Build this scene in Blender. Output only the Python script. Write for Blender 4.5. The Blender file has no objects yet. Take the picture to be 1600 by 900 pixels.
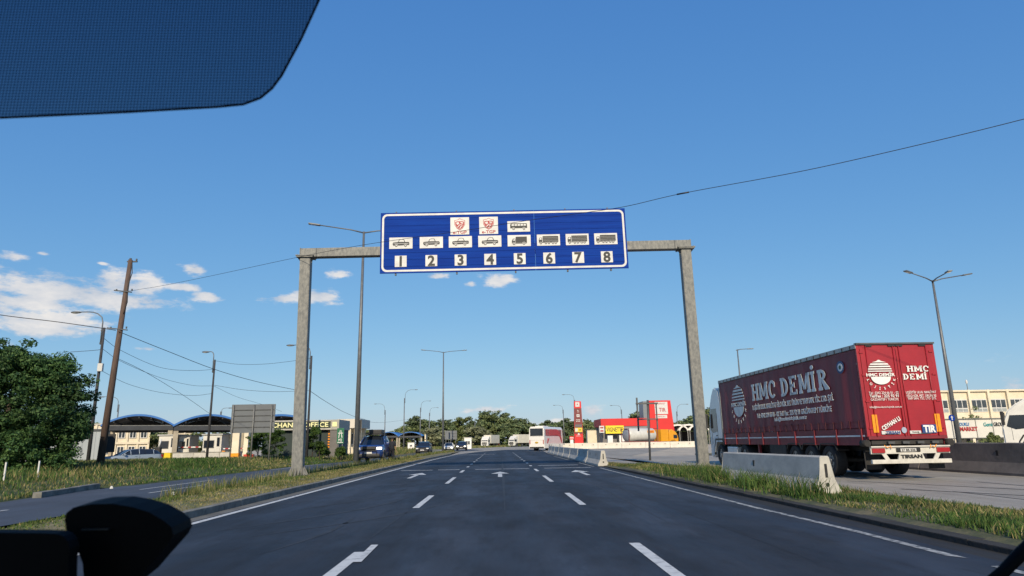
import bpy, bmesh, math, random
import numpy as np
from mathutils import Vector, Matrix, Euler

# ---------------------------------------------------------------- camera, sky, sun
scn = bpy.context.scene
COL = scn.collection
EYE = 1.4
F = 1040.0
rad = math.radians
PITCH, YAW, ROLL = rad(13.03), rad(-1.30), rad(-1.0)
R3 = Matrix.Rotation(YAW, 3, 'Z') @ Matrix.Rotation(math.pi/2 + PITCH, 3, 'X') @ Matrix.Rotation(ROLL, 3, 'Z')
cd = bpy.data.cameras.new('camera'); cam = bpy.data.objects.new('camera', cd); COL.objects.link(cam)
cam.matrix_world = Matrix.Translation((0, 0, EYE)) @ R3.to_4x4()
cd.sensor_width = 36; cd.lens = 36*F/1600; cd.clip_start = 0.02; cd.clip_end = 6000
cd.dof.use_dof = True; cd.dof.focus_distance = 40; cd.dof.aperture_fstop = 12
scn.camera = cam

SUN_EL, SUN_AZ = rad(29), rad(181)      # azimuth of the sun clockwise from +Y: straight behind the camera
w = bpy.data.worlds.new('World'); scn.world = w; w.use_nodes = True
sd = bpy.data.lights.new('sun', 'SUN'); sd.energy = 4.8; sd.angle = rad(0.5); sd.color = (1.0, 0.85, 0.63)
so = bpy.data.objects.new('sun', sd); COL.objects.link(so)
tosun = Vector((math.sin(SUN_AZ)*math.cos(SUN_EL), math.cos(SUN_AZ)*math.cos(SUN_EL), math.sin(SUN_EL)))
so.rotation_euler = tosun.to_track_quat('Z', 'Y').to_euler(); so.location = (20, -40, 40)
scn.view_settings.view_transform = 'Standard'; scn.view_settings.look = 'None'
scn.view_settings.exposure = 0.0; scn.view_settings.gamma = 1.0
SKY_STRENGTH = 0.12
SKY_RESP = ((.71, .839), (1.44, .606), (3.25, .332))     # film response of the sky colour: gain and power for red, green, blue

def ray(px, py): return R3 @ Vector((px - 800, 450 - py, -F))
def D(px, py, Y):                                  # survey helper: point of the photo's line of sight at distance Y
    d = ray(px, py); t = Y/d.y; return Vector((d.x*t, Y, EYE + d.z*t))
def G(px, py, z=0.0):
    d = ray(px, py); t = (z - EYE)/d.z; return Vector((d.x*t, d.y*t, z))

def build_world():
    nt = w.node_tree; N = nt.nodes; L = nt.links
    bg = N['Background']; bg.inputs['Strength'].default_value = SKY_STRENGTH
    sky = N.new('ShaderNodeTexSky'); sky.sky_type = 'NISHITA'; sky.sun_disc = False
    sky.sun_elevation = SUN_EL; sky.sun_rotation = SUN_AZ
    sky.air_density = 1.1; sky.dust_density = 0.4; sky.ozone_density = 2.6
    hs = N.new('ShaderNodeHueSaturation'); hs.inputs['Saturation'].default_value = 1.06; hs.inputs['Value'].default_value = 1.0
    L.new(sky.outputs[0], hs.inputs['Color'])
    def math_(op, a, b=None, clamp=False):
        n = N.new('ShaderNodeMath'); n.operation = op; n.use_clamp = clamp
        for i, v in enumerate((a, b)):
            if v is None: continue
            if isinstance(v, (int, float)): n.inputs[i].default_value = v
            else: L.new(v, n.inputs[i])
        return n.outputs[0]
    se = N.new('ShaderNodeSeparateColor'); L.new(hs.outputs[0], se.inputs[0]); co = N.new('ShaderNodeCombineColor')
    for i, (g_, p_) in enumerate(SKY_RESP): L.new(math_('MULTIPLY', math_('POWER', se.outputs[i], p_), g_), co.inputs[i])
    tc = N.new('ShaderNodeTexCoord'); sp = N.new('ShaderNodeSeparateXYZ'); L.new(tc.outputs['Generated'], sp.inputs[0])
    az = math_('ARCTAN2', sp.outputs[0], sp.outputs[1]); el = math_('ARCSINE', sp.outputs[2])
    cb = N.new('ShaderNodeCombineXYZ'); L.new(math_('MULTIPLY', az, 1.0), cb.inputs[0]); L.new(math_('MULTIPLY', el, 2.4), cb.inputs[1])
    def noise(scale, det=6, rough=.6):
        n = N.new('ShaderNodeTexNoise'); n.inputs['Scale'].default_value = scale; n.inputs['Detail'].default_value = det
        n.inputs['Roughness'].default_value = rough; L.new(cb.outputs[0], n.inputs['Vector']); return n.outputs[0]
    n1 = noise(11, 8, .62); n2 = noise(34, 6, .6)
    nn = math_('ADD', math_('MULTIPLY', math_('SUBTRACT', n1, .5), 3.4), math_('MULTIPLY', math_('SUBTRACT', n2, .5), 2.2))
    clouds = [(20,402,34,8,.5),(70,397,14,4,.2),(100,455,115,24,1.0),(190,445,60,17,.9),(40,470,80,16,.8),(200,470,75,12,.8),
              (306,422,20,9,.7),(285,449,32,8,.6),(318,464,26,8,.7),(60,505,110,22,.6),(-60,450,90,40,1),(-80,520,90,25,.7),
              (440,467,36,7,.7),(490,463,35,10,.95),(528,428,22,8,.0),(778,439,26,9,.75),(685,432,20,5,.4),(737,443,12,5,.1),
              (228,545,40,5,.0),(925,642,26,12,.35),(868,662,60,9,.2),(1580,600,30,16,.2),(160,412,10,3,.2),(560,690,160,6,.0),(760,640,50,10,-.1),
              (1750,560,120,30,.8),(-300,380,150,40,.8)]
    best = None
    for (px, py, rx, ry, s) in clouds:
        d = ray(px, py).normalized(); a0 = math.atan2(d.x, d.y); e0 = math.asin(d.z)
        k = math.cos(math.atan2(abs(px-800), F))
        ra = rx/F*k*k*1.05; re = ry/F*k*1.05
        u = math_('MULTIPLY', math_('SUBTRACT', az, a0), 1/ra); v = math_('MULTIPLY', math_('SUBTRACT', el, e0), 1/re)
        r = math_('SQRT', math_('ADD', math_('MULTIPLY', u, u), math_('MULTIPLY', v, v)))
        m = math_('SUBTRACT', .55 + .55*s, r)
        best = m if best is None else math_('MAXIMUM', best, m)
    dens = math_('ADD', best, nn)
    mask = N.new('ShaderNodeMapRange'); mask.interpolation_type = 'SMOOTHERSTEP'
    mask.inputs['From Min'].default_value = -.35; mask.inputs['From Max'].default_value = .65; mask.inputs['To Max'].default_value = .93
    L.new(dens, mask.inputs['Value'])
    # thin parts bluish, thick parts cream, puffs by small noise
    ramp = N.new('ShaderNodeMapRange'); ramp.inputs['From Min'].default_value = .35; ramp.inputs['From Max'].default_value = .68; L.new(n1, ramp.inputs['Value'])
    cc = N.new('ShaderNodeMix'); cc.data_type = 'RGBA'; L.new(ramp.outputs[0], cc.inputs[0])
    cc.inputs[6].default_value = (4.2, 4.7, 5.5, 1); cc.inputs[7].default_value = (7.6, 7.2, 6.8, 1)
    mx = N.new('ShaderNodeMix'); mx.data_type = 'RGBA'
    L.new(mask.outputs[0], mx.inputs[0]); L.new(co.outputs[0], mx.inputs[6]); L.new(cc.outputs[2], mx.inputs[7])
    L.new(mx.outputs[2], bg.inputs['Color'])
build_world()

# ---------------------------------------------------------------- materials
MATS = {}
def mat(name, c, rough=.7, c2=None, scale=2.0, metal=0.0, bump=0.0, bscale=None, detail=5, emit=0.0, coat=0.0, streak=None, mid=(.35,.65), spec=.5):
    if name in MATS: return MATS[name]
    m = bpy.data.materials.new(name); m.use_nodes = True; MATS[name] = m
    N = m.node_tree.nodes; L = m.node_tree.links; p = N['Principled BSDF']
    p.inputs['Base Color'].default_value = (*c, 1); p.inputs['Roughness'].default_value = rough; p.inputs['Metallic'].default_value = metal
    p.inputs['Specular IOR Level'].default_value = spec
    if coat: p.inputs['Coat Weight'].default_value = coat; p.inputs['Coat Roughness'].default_value = .05
    if emit: p.inputs['Emission Color'].default_value = (*c, 1); p.inputs['Emission Strength'].default_value = emit
    tc = N.new('ShaderNodeTexCoord'); mp = N.new('ShaderNodeMapping'); L.new(tc.outputs['Object'], mp.inputs[0])
    if streak: mp.inputs['Scale'].default_value = streak
    if c2 is None: c2 = tuple(x*.86 for x in c)
    n = N.new('ShaderNodeTexNoise'); n.inputs['Scale'].default_value = scale; n.inputs['Detail'].default_value = detail; n.inputs['Roughness'].default_value = .65
    L.new(mp.outputs[0], n.inputs['Vector'])
    r = N.new('ShaderNodeMapRange'); r.inputs['From Min'].default_value = mid[0]; r.inputs['From Max'].default_value = mid[1]; L.new(n.outputs[0], r.inputs['Value'])
    x = N.new('ShaderNodeMix'); x.data_type = 'RGBA'; x.inputs[6].default_value = (*c, 1); x.inputs[7].default_value = (*c2, 1)
    L.new(r.outputs[0], x.inputs[0]); L.new(x.outputs[2], p.inputs['Base Color'])
    if bump:
        b = N.new('ShaderNodeBump'); b.inputs['Strength'].default_value = bump; b.inputs['Distance'].default_value = .02
        n2 = N.new('ShaderNodeTexNoise'); n2.inputs['Scale'].default_value = bscale or scale*8; n2.inputs['Detail'].default_value = 4
        L.new(tc.outputs['Object'], n2.inputs['Vector']); L.new(n2.outputs[0], b.inputs['Height']); L.new(b.outputs[0], p.inputs['Normal'])
    return m
def H(h):
    v = [int(h[i:i+2], 16)/255 for i in (0, 2, 4)]
    return tuple(x/12.92 if x <= .04045 else ((x+.055)/1.055)**2.4 for x in v)

M = dict(
 galv=mat('galvanised_steel', (.22,.22,.205), .6, (.125,.13,.13), 9, metal=.2, bump=.15, streak=(1,1,.5), detail=9, mid=(.38,.62)),
 galv_dark=mat('weathered_steel', (.10,.105,.11), .6, (.07,.075,.08), 5, metal=.3),
 lampm=mat('lamp_steel', (.16,.17,.18), .5, (.12,.13,.14), 4, metal=.3),
 blue=mat('sign_blue', (.004,.045,.30), .75, (.003,.028,.22), 1.5, streak=(.35,1,5), mid=(.3,.7), spec=.12),
 white=mat('sign_white', (.62,.62,.6), .5, (.5,.5,.49), 3),
 wpaint=mat('white_paint', (.78,.77,.74), .4, (.66,.65,.62), 1.2, coat=.3),
 black=mat('black_plastic', (.012,.012,.013), .5, (.02,.02,.021), 5),
 ink=mat('black_ink', (.016,.018,.02), .6),
 redink=mat('red_ink', (.38,.02,.025), .6),
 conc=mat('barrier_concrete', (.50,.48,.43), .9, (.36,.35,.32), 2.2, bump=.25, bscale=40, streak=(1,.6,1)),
 conc2=mat('kerb_concrete', (.23,.225,.20), .9, (.10,.10,.09), 2.2, detail=9, bump=.3, bscale=30),
 wood=mat('pole_wood', (.13,.085,.065), .85, (.07,.048,.04), 5, bump=.3, streak=(4,4,.4)),
 tyre=mat('tyre_rubber', (.014,.014,.015), .85, (.03,.028,.026), 6),
 rim=mat('wheel_rim', (.3,.3,.3), .4, (.18,.18,.18), 7, metal=.6),
 glass=mat('dark_glass', (.012,.017,.024), .08, (.016,.02,.028), 2, spec=.8),
 winglass=mat('window_glass', (.03,.04,.05), .1, (.06,.07,.08), 3, spec=.7),
 lampw=mat('lamp_lens', (.75,.75,.72), .2, coat=1),
 headon=mat('headlight_on', (1,.93,.75), .2, emit=4),
 redl=mat('tail_light', (.35,.015,.02), .3, coat=.6),
 amber=mat('amber_reflector', (.85,.33,.01), .4, (.7,.24,.01), 20),
 cream=mat('cream_render', (.72,.64,.49), .9, (.60,.53,.40), .8, bump=.1),
 chass=mat('chassis', (.02,.02,.021), .7, (.035,.033,.03), 6),
 wire=mat('cable_black', (.02,.02,.022), .6),
)

# ---------------------------------------------------------------- mesh helpers
class MB:
    def __init__(s): s.bm = bmesh.new(); s.mats = []; s.T = Matrix.Identity(4)
    def mi(s, m):
        if m not in s.mats: s.mats.append(m)
        return s.mats.index(m)
    def face(s, vs, m, smooth=False):
        try: f = s.bm.faces.new(vs)
        except ValueError: return
        f.material_index = s.mi(m); f.smooth = smooth; return f
    def v(s, p): return s.bm.verts.new(s.T @ Vector(p))
    def box(s, c, d, m, rz=0, R=None, bev=0.0, taper=None):
        X = Matrix.Translation(c) @ (R.to_4x4() if R is not None else Matrix.Rotation(rz, 4, 'Z'))
        tx, ty = taper or (1, 1)
        P = []
        for z in (-1, 1):
            k = (tx, ty) if z > 0 else (1, 1)
            for (x, y) in ((-1,-1),(1,-1),(1,1),(-1,1)):
                P.append(s.v(X @ Vector((x*d[0]/2*k[0], y*d[1]/2*k[1], z*d[2]/2))))
        fs = [s.face([P[i] for i in q], m) for q in ((3,2,1,0),(4,5,6,7),(0,1,5,4),(1,2,6,5),(2,3,7,6),(3,0,4,7))]
        if bev: bmesh.ops.bevel(s.bm, geom=list({e for f in fs for e in f.edges}), offset=bev, segments=2, affect='EDGES', profile=.6)
        return s
    def cyl(s, p0, p1, r0, m, r1=None, n=12, caps=True, smooth=True):
        p0, p1 = Vector(p0), Vector(p1); r1 = r0 if r1 is None else r1
        d = (p1-p0).normalized(); a = d.orthogonal().normalized(); b = d.cross(a)
        A, B = [], []
        for i in range(n):
            t = 2*math.pi*i/n; u = a*math.cos(t) + b*math.sin(t)
            A.append(s.v(p0+u*r0)); B.append(s.v(p1+u*r1))
        for i in range(n): s.face([A[i], A[(i+1)%n], B[(i+1)%n], B[i]], m, smooth)
        if caps: s.face(A[::-1], m); s.face(B, m)
        return s
    def tube(s, pts, r, m, n=8, r1=None):
        pts = [Vector(p) for p in pts]; K = len(pts); rings = []; ref = None
        for k, p in enumerate(pts):
            d = (pts[min(k+1, K-1)] - pts[max(k-1, 0)]).normalized()
            if ref is None: ref = d.orthogonal().normalized()
            a = (ref - d*ref.dot(d)).normalized(); ref = a; b = d.cross(a)
            rr = r if r1 is None else r + (r1-r)*k/(K-1)
            rings.append([s.v(p + (a*math.cos(2*math.pi*i/n) + b*math.sin(2*math.pi*i/n))*rr) for i in range(n)])
        for A, B in zip(rings, rings[1:]):
            for i in range(n): s.face([A[i], A[(i+1)%n], B[(i+1)%n], B[i]], m, True)
        s.face(rings[0][::-1], m); s.face(rings[-1], m); return s
    def prism(s, pts, axis, a, b, m, smooth=False, mside=None):
        # closed outline pts (u,v) swept along axis from a to b; 'x':(y,z) 'y':(x,z) 'z':(x,y)
        def q(u, v, t): return {'x': (t, u, v), 'y': (u, t, v), 'z': (u, v, t)}[axis]
        A = [s.v(q(u, v, a)) for u, v in pts]; B = [s.v(q(u, v, b)) for u, v in pts]
        s.face(A, m); s.face(B[::-1], m); n = len(pts)
        for i in range(n): s.face([A[i], B[i], B[(i+1)%n], A[(i+1)%n]], mside or m, smooth)
        return s
    def ell(s, c, r, m, nu=14, nv=9, R=None):
        c = Vector(c); rows = []
        for j in range(nv+1):
            th = math.pi*j/nv; row = []
            for i in range(nu):
                ph = 2*math.pi*i/nu
                q = Vector((r[0]*math.sin(th)*math.cos(ph), r[1]*math.sin(th)*math.sin(ph), r[2]*math.cos(th)))
                if R is not None: q = R @ q
                row.append(s.v(c+q))
            rows.append(row)
        for j in range(nv):
            for i in range(nu): s.face([rows[j][i], rows[j+1][i], rows[j+1][(i+1)%nu], rows[j][(i+1)%nu]], m, True)
        bmesh.ops.remove_doubles(s.bm, verts=[v for v in s.bm.verts if v.is_valid and (v in rows[0] or v in rows[-1])], dist=1e-5)
        return s
    def text(s, st, size, c, m, width=None, X=None, bold=0.0, ext=.004, shear=0.0):
        """text centred on c, reading along +X with up +Z, facing -Y (before X is applied)"""
        cu = bpy.data.curves.new('t', 'FONT'); cu.body = st; cu.size = size; cu.align_x = 'CENTER'; cu.align_y = 'CENTER'
        cu.offset = bold; cu.extrude = ext; cu.resolution_u = 3; cu.shear = shear
        o = bpy.data.objects.new('t', cu); COL.objects.link(o)
        dg = bpy.context.evaluated_depsgraph_get(); me = bpy.data.meshes.new_from_object(o.evaluated_get(dg))
        xs = [v.co.x for v in me.vertices] or [0, 1]; ys = [v.co.y for v in me.vertices] or [0, 1]
        kx = width/(max(xs)-min(xs)) if width else 1.0
        cx, cy = (max(xs)+min(xs))/2, (max(ys)+min(ys))/2
        X = X or Matrix.Identity(4); vs = []
        for v in me.vertices:
            q = Vector(((v.co.x-cx)*kx, -v.co.z, v.co.y-cy)); vs.append(s.v(X @ (q + Vector(c))))
        for p in me.polygons: s.face([vs[i] for i in p.vertices], m)
        bpy.data.objects.remove(o); bpy.data.curves.remove(cu); bpy.data.meshes.remove(me); return s
    def build(s, name, parent=None, **kw):
        bmesh.ops.delete(s.bm, geom=[v for v in s.bm.verts if not v.link_faces], context='VERTS')
        me = bpy.data.meshes.new(name); s.bm.normal_update(); s.bm.to_mesh(me); s.bm.free()
        for m in s.mats: me.materials.append(m)
        o = bpy.data.objects.new(name, me); COL.objects.link(o); o.parent = parent
        tag(o, **kw); return o
def tag(o, label=None, cat=None, group=None, kind=None):
    if label: o['label'] = label
    if cat: o['category'] = cat
    if group: o['group'] = group
    if kind: o['kind'] = kind
    return o
def root(name, loc, rz=0, label=None, cat=None, group=None):
    o = bpy.data.objects.new(name, None); COL.objects.link(o); o.location = loc; o.rotation_euler = (0, 0, rz); o.empty_display_size = .3
    return tag(o, label, cat, group)
def dup(r, loc, rz=None, label=None, scale=None, group=None):
    def rec(o, par):
        c = o.copy(); COL.objects.link(c)
        if par is not None: c.parent = par
        for ch in [x for x in bpy.data.objects if x.parent == o]: rec(ch, c)
        return c
    c = rec(r, None); c.location = loc
    if rz is not None: c.rotation_euler = (0, 0, rz)
    if scale is not None: c.scale = scale if hasattr(scale, '__len__') else (scale,)*3
    if label: c['label'] = label
    if group: c['group'] = group
    return c
def sheet(name, polys, m, kind='structure'):
    b = MB()
    for P in polys:
        f = b.face([b.v(p) for p in P], m)
    bmesh.ops.triangulate(b.bm, faces=b.bm.faces[:]); b.bm.normal_update()
    for f in b.bm.faces:
        if f.normal.z < 0: f.normal_flip()
    return b.build(name, kind=kind)
def numesh(name, V, Fq, mats, mi=None, smooth=False, parent=None, **kw):
    me = bpy.data.meshes.new(name); n = Fq.shape[1]
    me.vertices.add(len(V)); me.vertices.foreach_set('co', V.astype(np.float32).ravel())
    me.loops.add(Fq.size); me.loops.foreach_set('vertex_index', Fq.astype(np.int32).ravel())
    me.polygons.add(len(Fq)); me.polygons.foreach_set('loop_start', (np.arange(len(Fq))*n).astype(np.int32))
    me.polygons.foreach_set('loop_total', np.full(len(Fq), n, np.int32))
    for m in mats: me.materials.append(m)
    if mi is not None: me.polygons.foreach_set('material_index', mi.astype(np.int32))
    me.update(calc_edges=True); me.validate()
    o = bpy.data.objects.new(name, me); COL.objects.link(o); o.parent = parent
    return tag(o, **kw)

# ---------------------------------------------------------------- ground, roads
def asphalt(name, c, c2, big=.18, rough=.8, tr=0.0):
    m = bpy.data.materials.new(name); m.use_nodes = True; N = m.node_tree.nodes; L = m.node_tree.links; p = N['Principled BSDF']
    tc = N.new('ShaderNodeTexCoord')
    def nz(s, det=6, sc=None, r=.65):
        n = N.new('ShaderNodeTexNoise'); n.inputs['Scale'].default_value = s; n.inputs['Detail'].default_value = det; n.inputs['Roughness'].default_value = r
        if sc:
            mp = N.new('ShaderNodeMapping'); mp.inputs['Scale'].default_value = sc; L.new(tc.outputs['Object'], mp.inputs[0]); L.new(mp.outputs[0], n.inputs['Vector'])
        else: L.new(tc.outputs['Object'], n.inputs['Vector'])
        return n.outputs[0]
    def mr(v, a, b, lo, hi):
        r = N.new('ShaderNodeMapRange'); r.inputs[1].default_value = a; r.inputs[2].default_value = b; r.inputs[3].default_value = lo; r.inputs[4].default_value = hi
        L.new(v, r.inputs[0]); return r.outputs[0]
    def mul(a, b):
        x = N.new('ShaderNodeMath'); x.operation = 'MULTIPLY'; L.new(a, x.inputs[0]); L.new(b, x.inputs[1]); return x.outputs[0]
    x = N.new('ShaderNodeMix'); x.data_type = 'RGBA'; x.inputs[6].default_value = (*c, 1); x.inputs[7].default_value = (*c2, 1)
    L.new(mr(nz(big, 7, (1.6, .35, 1)), .35, .65, 0, 1), x.inputs[0])
    f = mul(mul(mr(nz(70, 3), .3, .7, .72, 1.3), mr(nz(1.1, 5, (2.2, .18, 1)), .3, .7, .84, 1.15)), mr(nz(.5, 4), .42, .6, 1.0, .86))
    if tr:      # polished wheel tracks along each lane and blotchy repairs
        sp = N.new('ShaderNodeSeparateXYZ'); L.new(tc.outputs['Object'], sp.inputs[0])
        q = N.new('ShaderNodeMath'); q.operation = 'MULTIPLY'; q.inputs[1].default_value = 2*math.pi/1.87; L.new(sp.outputs[0], q.inputs[0])
        c_ = N.new('ShaderNodeMath'); c_.operation = 'COSINE'; L.new(q.outputs[0], c_.inputs[0])
        f = mul(f, mr(c_.outputs[0], -1, 1, 1+tr, 1-tr)); f = mul(f, mr(nz(.35, 3, (1, .5, 1)), .44, .53, .80, 1.20)); f = mul(f, mr(nz(2.6, 8, (1, .25, 1), .75), .5, .62, 1.0, .70))
    g = N.new('ShaderNodeVectorMath'); g.operation = 'SCALE'; L.new(x.outputs[2], g.inputs[0]); L.new(f, g.inputs['Scale'])
    L.new(g.outputs[0], p.inputs['Base Color'])
    L.new(mr(nz(.8, 5, (2, .3, 1)), .3, .7, rough-.12, rough+.1), p.inputs['Roughness'])
    b = N.new('ShaderNodeBump'); b.inputs['Strength'].default_value = .35; b.inputs['Distance'].default_value = .01
    L.new(nz(110, 3), b.inputs['Height']); L.new(b.outputs[0], p.inputs['Normal']); p.inputs['Specular IOR Level'].default_value = .35
    return m
def ground_mat(name, cols, scale=.6, bump=.6):
    m = bpy.data.materials.new(name); m.use_nodes = True; N = m.node_tree.nodes; L = m.node_tree.links; p = N['Principled BSDF']
    tc = N.new('ShaderNodeTexCoord'); n = N.new('ShaderNodeTexNoise'); n.inputs['Scale'].default_value = scale; n.inputs['Detail'].default_value = 9; n.inputs['Roughness'].default_value = .7
    L.new(tc.outputs['Object'], n.inputs['Vector']); r = N.new('ShaderNodeValToRGB'); L.new(n.outputs[0], r.inputs[0])
    e = r.color_ramp.elements; e[0].position = .33; e[0].color = (*cols[0], 1); e[1].position = .67; e[1].color = (*cols[-1], 1)
    for i, c in enumerate(cols[1:-1]):
        k = r.color_ramp.elements.new(.33 + .34*(i+1)/(len(cols)-1)); k.color = (*c, 1)
    L.new(r.outputs[0], p.inputs['Base Color']); p.inputs['Roughness'].default_value = .95
    b = N.new('ShaderNodeBump'); b.inputs['Strength'].default_value = bump; b.inputs['Distance'].default_value = .05
    n2 = N.new('ShaderNodeTexNoise'); n2.inputs['Scale'].default_value = 9; n2.inputs['Detail'].default_value = 6
    L.new(tc.outputs['Object'], n2.inputs['Vector']); L.new(n2.outputs[0], b.inputs['Height']); L.new(b.outputs[0], p.inputs['Normal'])
    return m
A_main = asphalt('main_asphalt', (.030,.040,.058), (.014,.022,.036), .16, .8, .16)
A_left = asphalt('left_asphalt', (.068,.082,.108), (.050,.062,.082))
A_pale = asphalt('pale_concrete_paving', (.36,.33,.28), (.27,.25,.215))
A_mid = asphalt('worn_asphalt', (.50,.43,.33), (.41,.35,.27))
A_dark = asphalt('dark_shoulder', (.016,.018,.021), (.032,.031,.029), 1.2)
G_far = ground_mat('field_grass', [(.055,.075,.02), (.10,.11,.03), (.17,.15,.06)], .15)
G_verge = ground_mat('verge_soil', [(.07,.09,.03), (.17,.15,.07), (.27,.215,.12)], 1.1)
G_green = ground_mat('bank_soil', [(.03,.05,.012), (.055,.075,.02), (.12,.11,.04)], .8)
linemat = mat('road_paint', (.56,.57,.56), .6, (.22,.23,.24), 6, detail=10, mid=(.5,.72))
worn = mat('worn_road_paint', (.42,.43,.42), .7, (.09,.10,.11), 7, detail=8, mid=(.4,.6))

sheet('ground', [[(-3000,-400,-.09),(3000,-400,-.09),(3000,5000,-.09),(-3000,5000,-.09)]], G_far)
sheet('plaza', [[(-14,84,-.012),(-4,84,-.012),(5.6,60,-.012),(5.6,36,-.012),(8.9,36,-.012),(9.0,-10,-.012),(60,-10,-.012),(140,60,-.012),(160,175,-.012),(40,185,-.012),(-4,215,-.012),(-16,200,-.012)]], A_pale)
sheet('lot_asphalt', [[(9.4,40,-.006),(16.4,34,-.006),(40,30,-.006),(120,70,-.006),(120,172,-.006),(38,180,-.006),(28,110,-.006),(12,62,-.006)]], A_mid)
sheet('right_lot', [[(8.6,-10,.10),(60,-10,.10),(60,44,.10),(8.9,44,.10)],[(8.9,44,.10),(60,44,.10),(60,60,-.004),(8.9,60,-.004)]], A_pale)
sheet('main_road', [[(-5.95,-12,0),(5.62,-12,0),(5.62,52,0),(5.9,84,0),(7.5,126,0),(1,128,0),(-3.2,108,0),(-5.5,84,0),(-5.95,62,0)]], A_main)
sheet('left_road', [[(-14.0,-12,-.004),(-9.4,-12,-.004),(-9.6,20,-.004),(-9.7,60,-.004),(-8.9,92,-.004),(-7.5,112,-.004),(-3,130,-.004),(-6,150,-.004),(-13.5,120,-.004),(-13.9,80,-.004),(-14.3,48,-.004),(-14.6,28,-.004),(-14.2,18,-.004)]], A_left)
sheet('parking_lot', [[(-90,66,.0),(-16.2,66,.0),(-16.4,130,.0),(-19,240,.0),(-110,240,.0)]], A_mid)

def rect(x0, x1, y0, y1, z=.005, sk=0): return [(x0,y0,z),(x1,y0,z),(x1+sk,y1,z),(x0+sk,y1,z)]
ml = []
ml += [rect(-5.88,-5.73,-12,62), [(-5.88,62,.005),(-5.73,62,.005),(-5.28,84,.005),(-5.43,84,.005)]]
for x in (-1.88, 1.86):
    for y in (-8.1, 1.0, 7.3): 
        ml.append(rect(x-.075, x+.075, y, y+2.2+(.3 if x > 0 else 0)))
    for a, b in ((15.6,19.2),(24.6,29.0),(33.5,36.2)): ml.append(rect(x-.075, x+.075, a, b))
    y = 40.5
    while y < 95: ml.append(rect(x-.075, x+.075, y, y+1.3)); y += 5.2
ml += [[(-1.80,8.7,.009),(-1.70,8.7,.009),(-1.74,10.1,.009),(-1.84,10.1,.009)]]
ml += [rect(-5.3,-3.6,37.0,37.3),rect(-3.3,-2.15,37.0,37.3),rect(-1.3,.1,36.8,37.1),rect(.2,1.6,36.8,37.1),rect(2.4,4.9,36.8,37.1),rect(2.3,4.7,41,41.35),rect(-5.2,-.5,82,82.6)]
sheet('lane_markings', ml, linemat)
rs = random.Random(8); sk = []
for (x0, y0, x1, y1, cv, w_) in [(-4.9,12,-2.4,19,.5,.16),(-4.2,11,-1.2,17.5,.6,.14),(-4.6,15.5,-3.0,22,.3,.12),(.1,14,.25,60,.0,.12),(-3.2,9.5,-2.9,14,.2,.10),(2.9,12,3.1,34,.1,.06),(-2.0,10.3,-1.95,15.2,0,.03),(-1.86,19.4,-1.86,24,0,.03),(3.62,8,3.62,30,0,.02)]:
    K = 14
    for k in range(K):
        def pt(u): return (x0+(x1-x0)*u+cv*math.sin(math.pi*u), y0+(y1-y0)*u)
        (ax, ay), (bx, by) = pt(k/K), pt((k+1)/K); e0, e1 = w_*math.sin(math.pi*(k+.01)/K)+.005, w_*math.sin(math.pi*(k+.99)/K)+.005
        sk.append([(ax-e0/2, ay, .0035), (ax+e0/2, ay, .0035), (bx+e1/2, by, .0035), (bx-e1/2, by, .0035)])
sheet('tyre_marks', sk, mat('tyre_mark', (.013,.018,.026), .8, (.026,.034,.048), 3, detail=8, mid=(.4,.6)))
sheet('edge_line', [rect(5.30,5.42,-12,7.6), [(5.27,8.3,.005),(5.40,8.1,.005),(5.42,10.5,.005),(5.33,13.8,.005),(5.22,13.8,.005),(5.30,10.3,.005)], rect(5.20,5.32,13.8,36), rect(5.16,5.27,38,45), rect(5.2,5.3,52,66)], worn)
def arrow(cx, y, turn):
    P = []
    if turn == 0: P = [[(cx-.09,y),(cx+.09,y),(cx+.09,y+3.2),(cx-.09,y+3.2)],[(cx-.42,y+3.0),(cx+.42,y+3.0),(cx,y+5.0)]]
    else:
        k = turn
        P = [[(cx-.07*k-.07,y),(cx-.07*k+.08,y),(cx+.25*k+.09,y+2.6),(cx+.25*k-.09,y+2.6)],
             [(cx-.05*k,y+1.6),(cx+.62*k,y+2.6),(cx+.42*k,y+4.6)],[(cx+.18*k-.07,y+2.2),(cx+.18*k+.07,y+2.2),(cx+.30*k+.07,y+3.4),(cx+.30*k-.07,y+3.4)]]
    return [[(a, b, .005) for a, b in q] for q in P]
sheet('road_arrows', arrow(.02,28.6,0)+arrow(-3.78,28.8,0)+arrow(3.72,28.8,0), linemat)
sheet('left_road_lines', [rect(-12.55,-12.45,-5,2),rect(-12.0,-11.9,11,17.2,.004),rect(-12.62,-12.52,24.5,31),rect(-11.32,-11.22,22.5,27),rect(-11.3,-11.2,33,38),rect(-11.3,-11.2,44,49),
      [(-13.9,42,.003),(-13.8,42,.003),(-13.5,78,.003),(-13.6,78,.003)],[(-9.75,30,.003),(-9.67,30,.003),(-9.67,62,.003),(-9.75,62,.003)]], linemat)
# slab joints of the right lot
jm = mat('joint_tar', (.03,.03,.03), .8)
sheet('slab_joints', [[(10.3,20.5,.105),(10.4,20.45,.105),(14.4,12.0,.105),(14.3,11.95,.105)],[(9.9,17,.105),(10.0,17.05,.105),(11.6,13.9,.105),(11.5,13.9,.105)],
      [(9.4,31,.105),(9.4,31.06,.105),(16.1,30,.105),(16.1,29.94,.105)],[(10.05,-5,.105),(10.1,-5,.105),(10.6,16,.105),(10.55,16,.105)],
      [(13.0,-5,.105),(13.06,-5,.105),(13.3,19,.105),(13.24,19,.105)],[(9.2,22.5,.105),(9.2,22.55,.105),(16.1,21.4,.105),(16.1,21.35,.105)]], jm)

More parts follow.
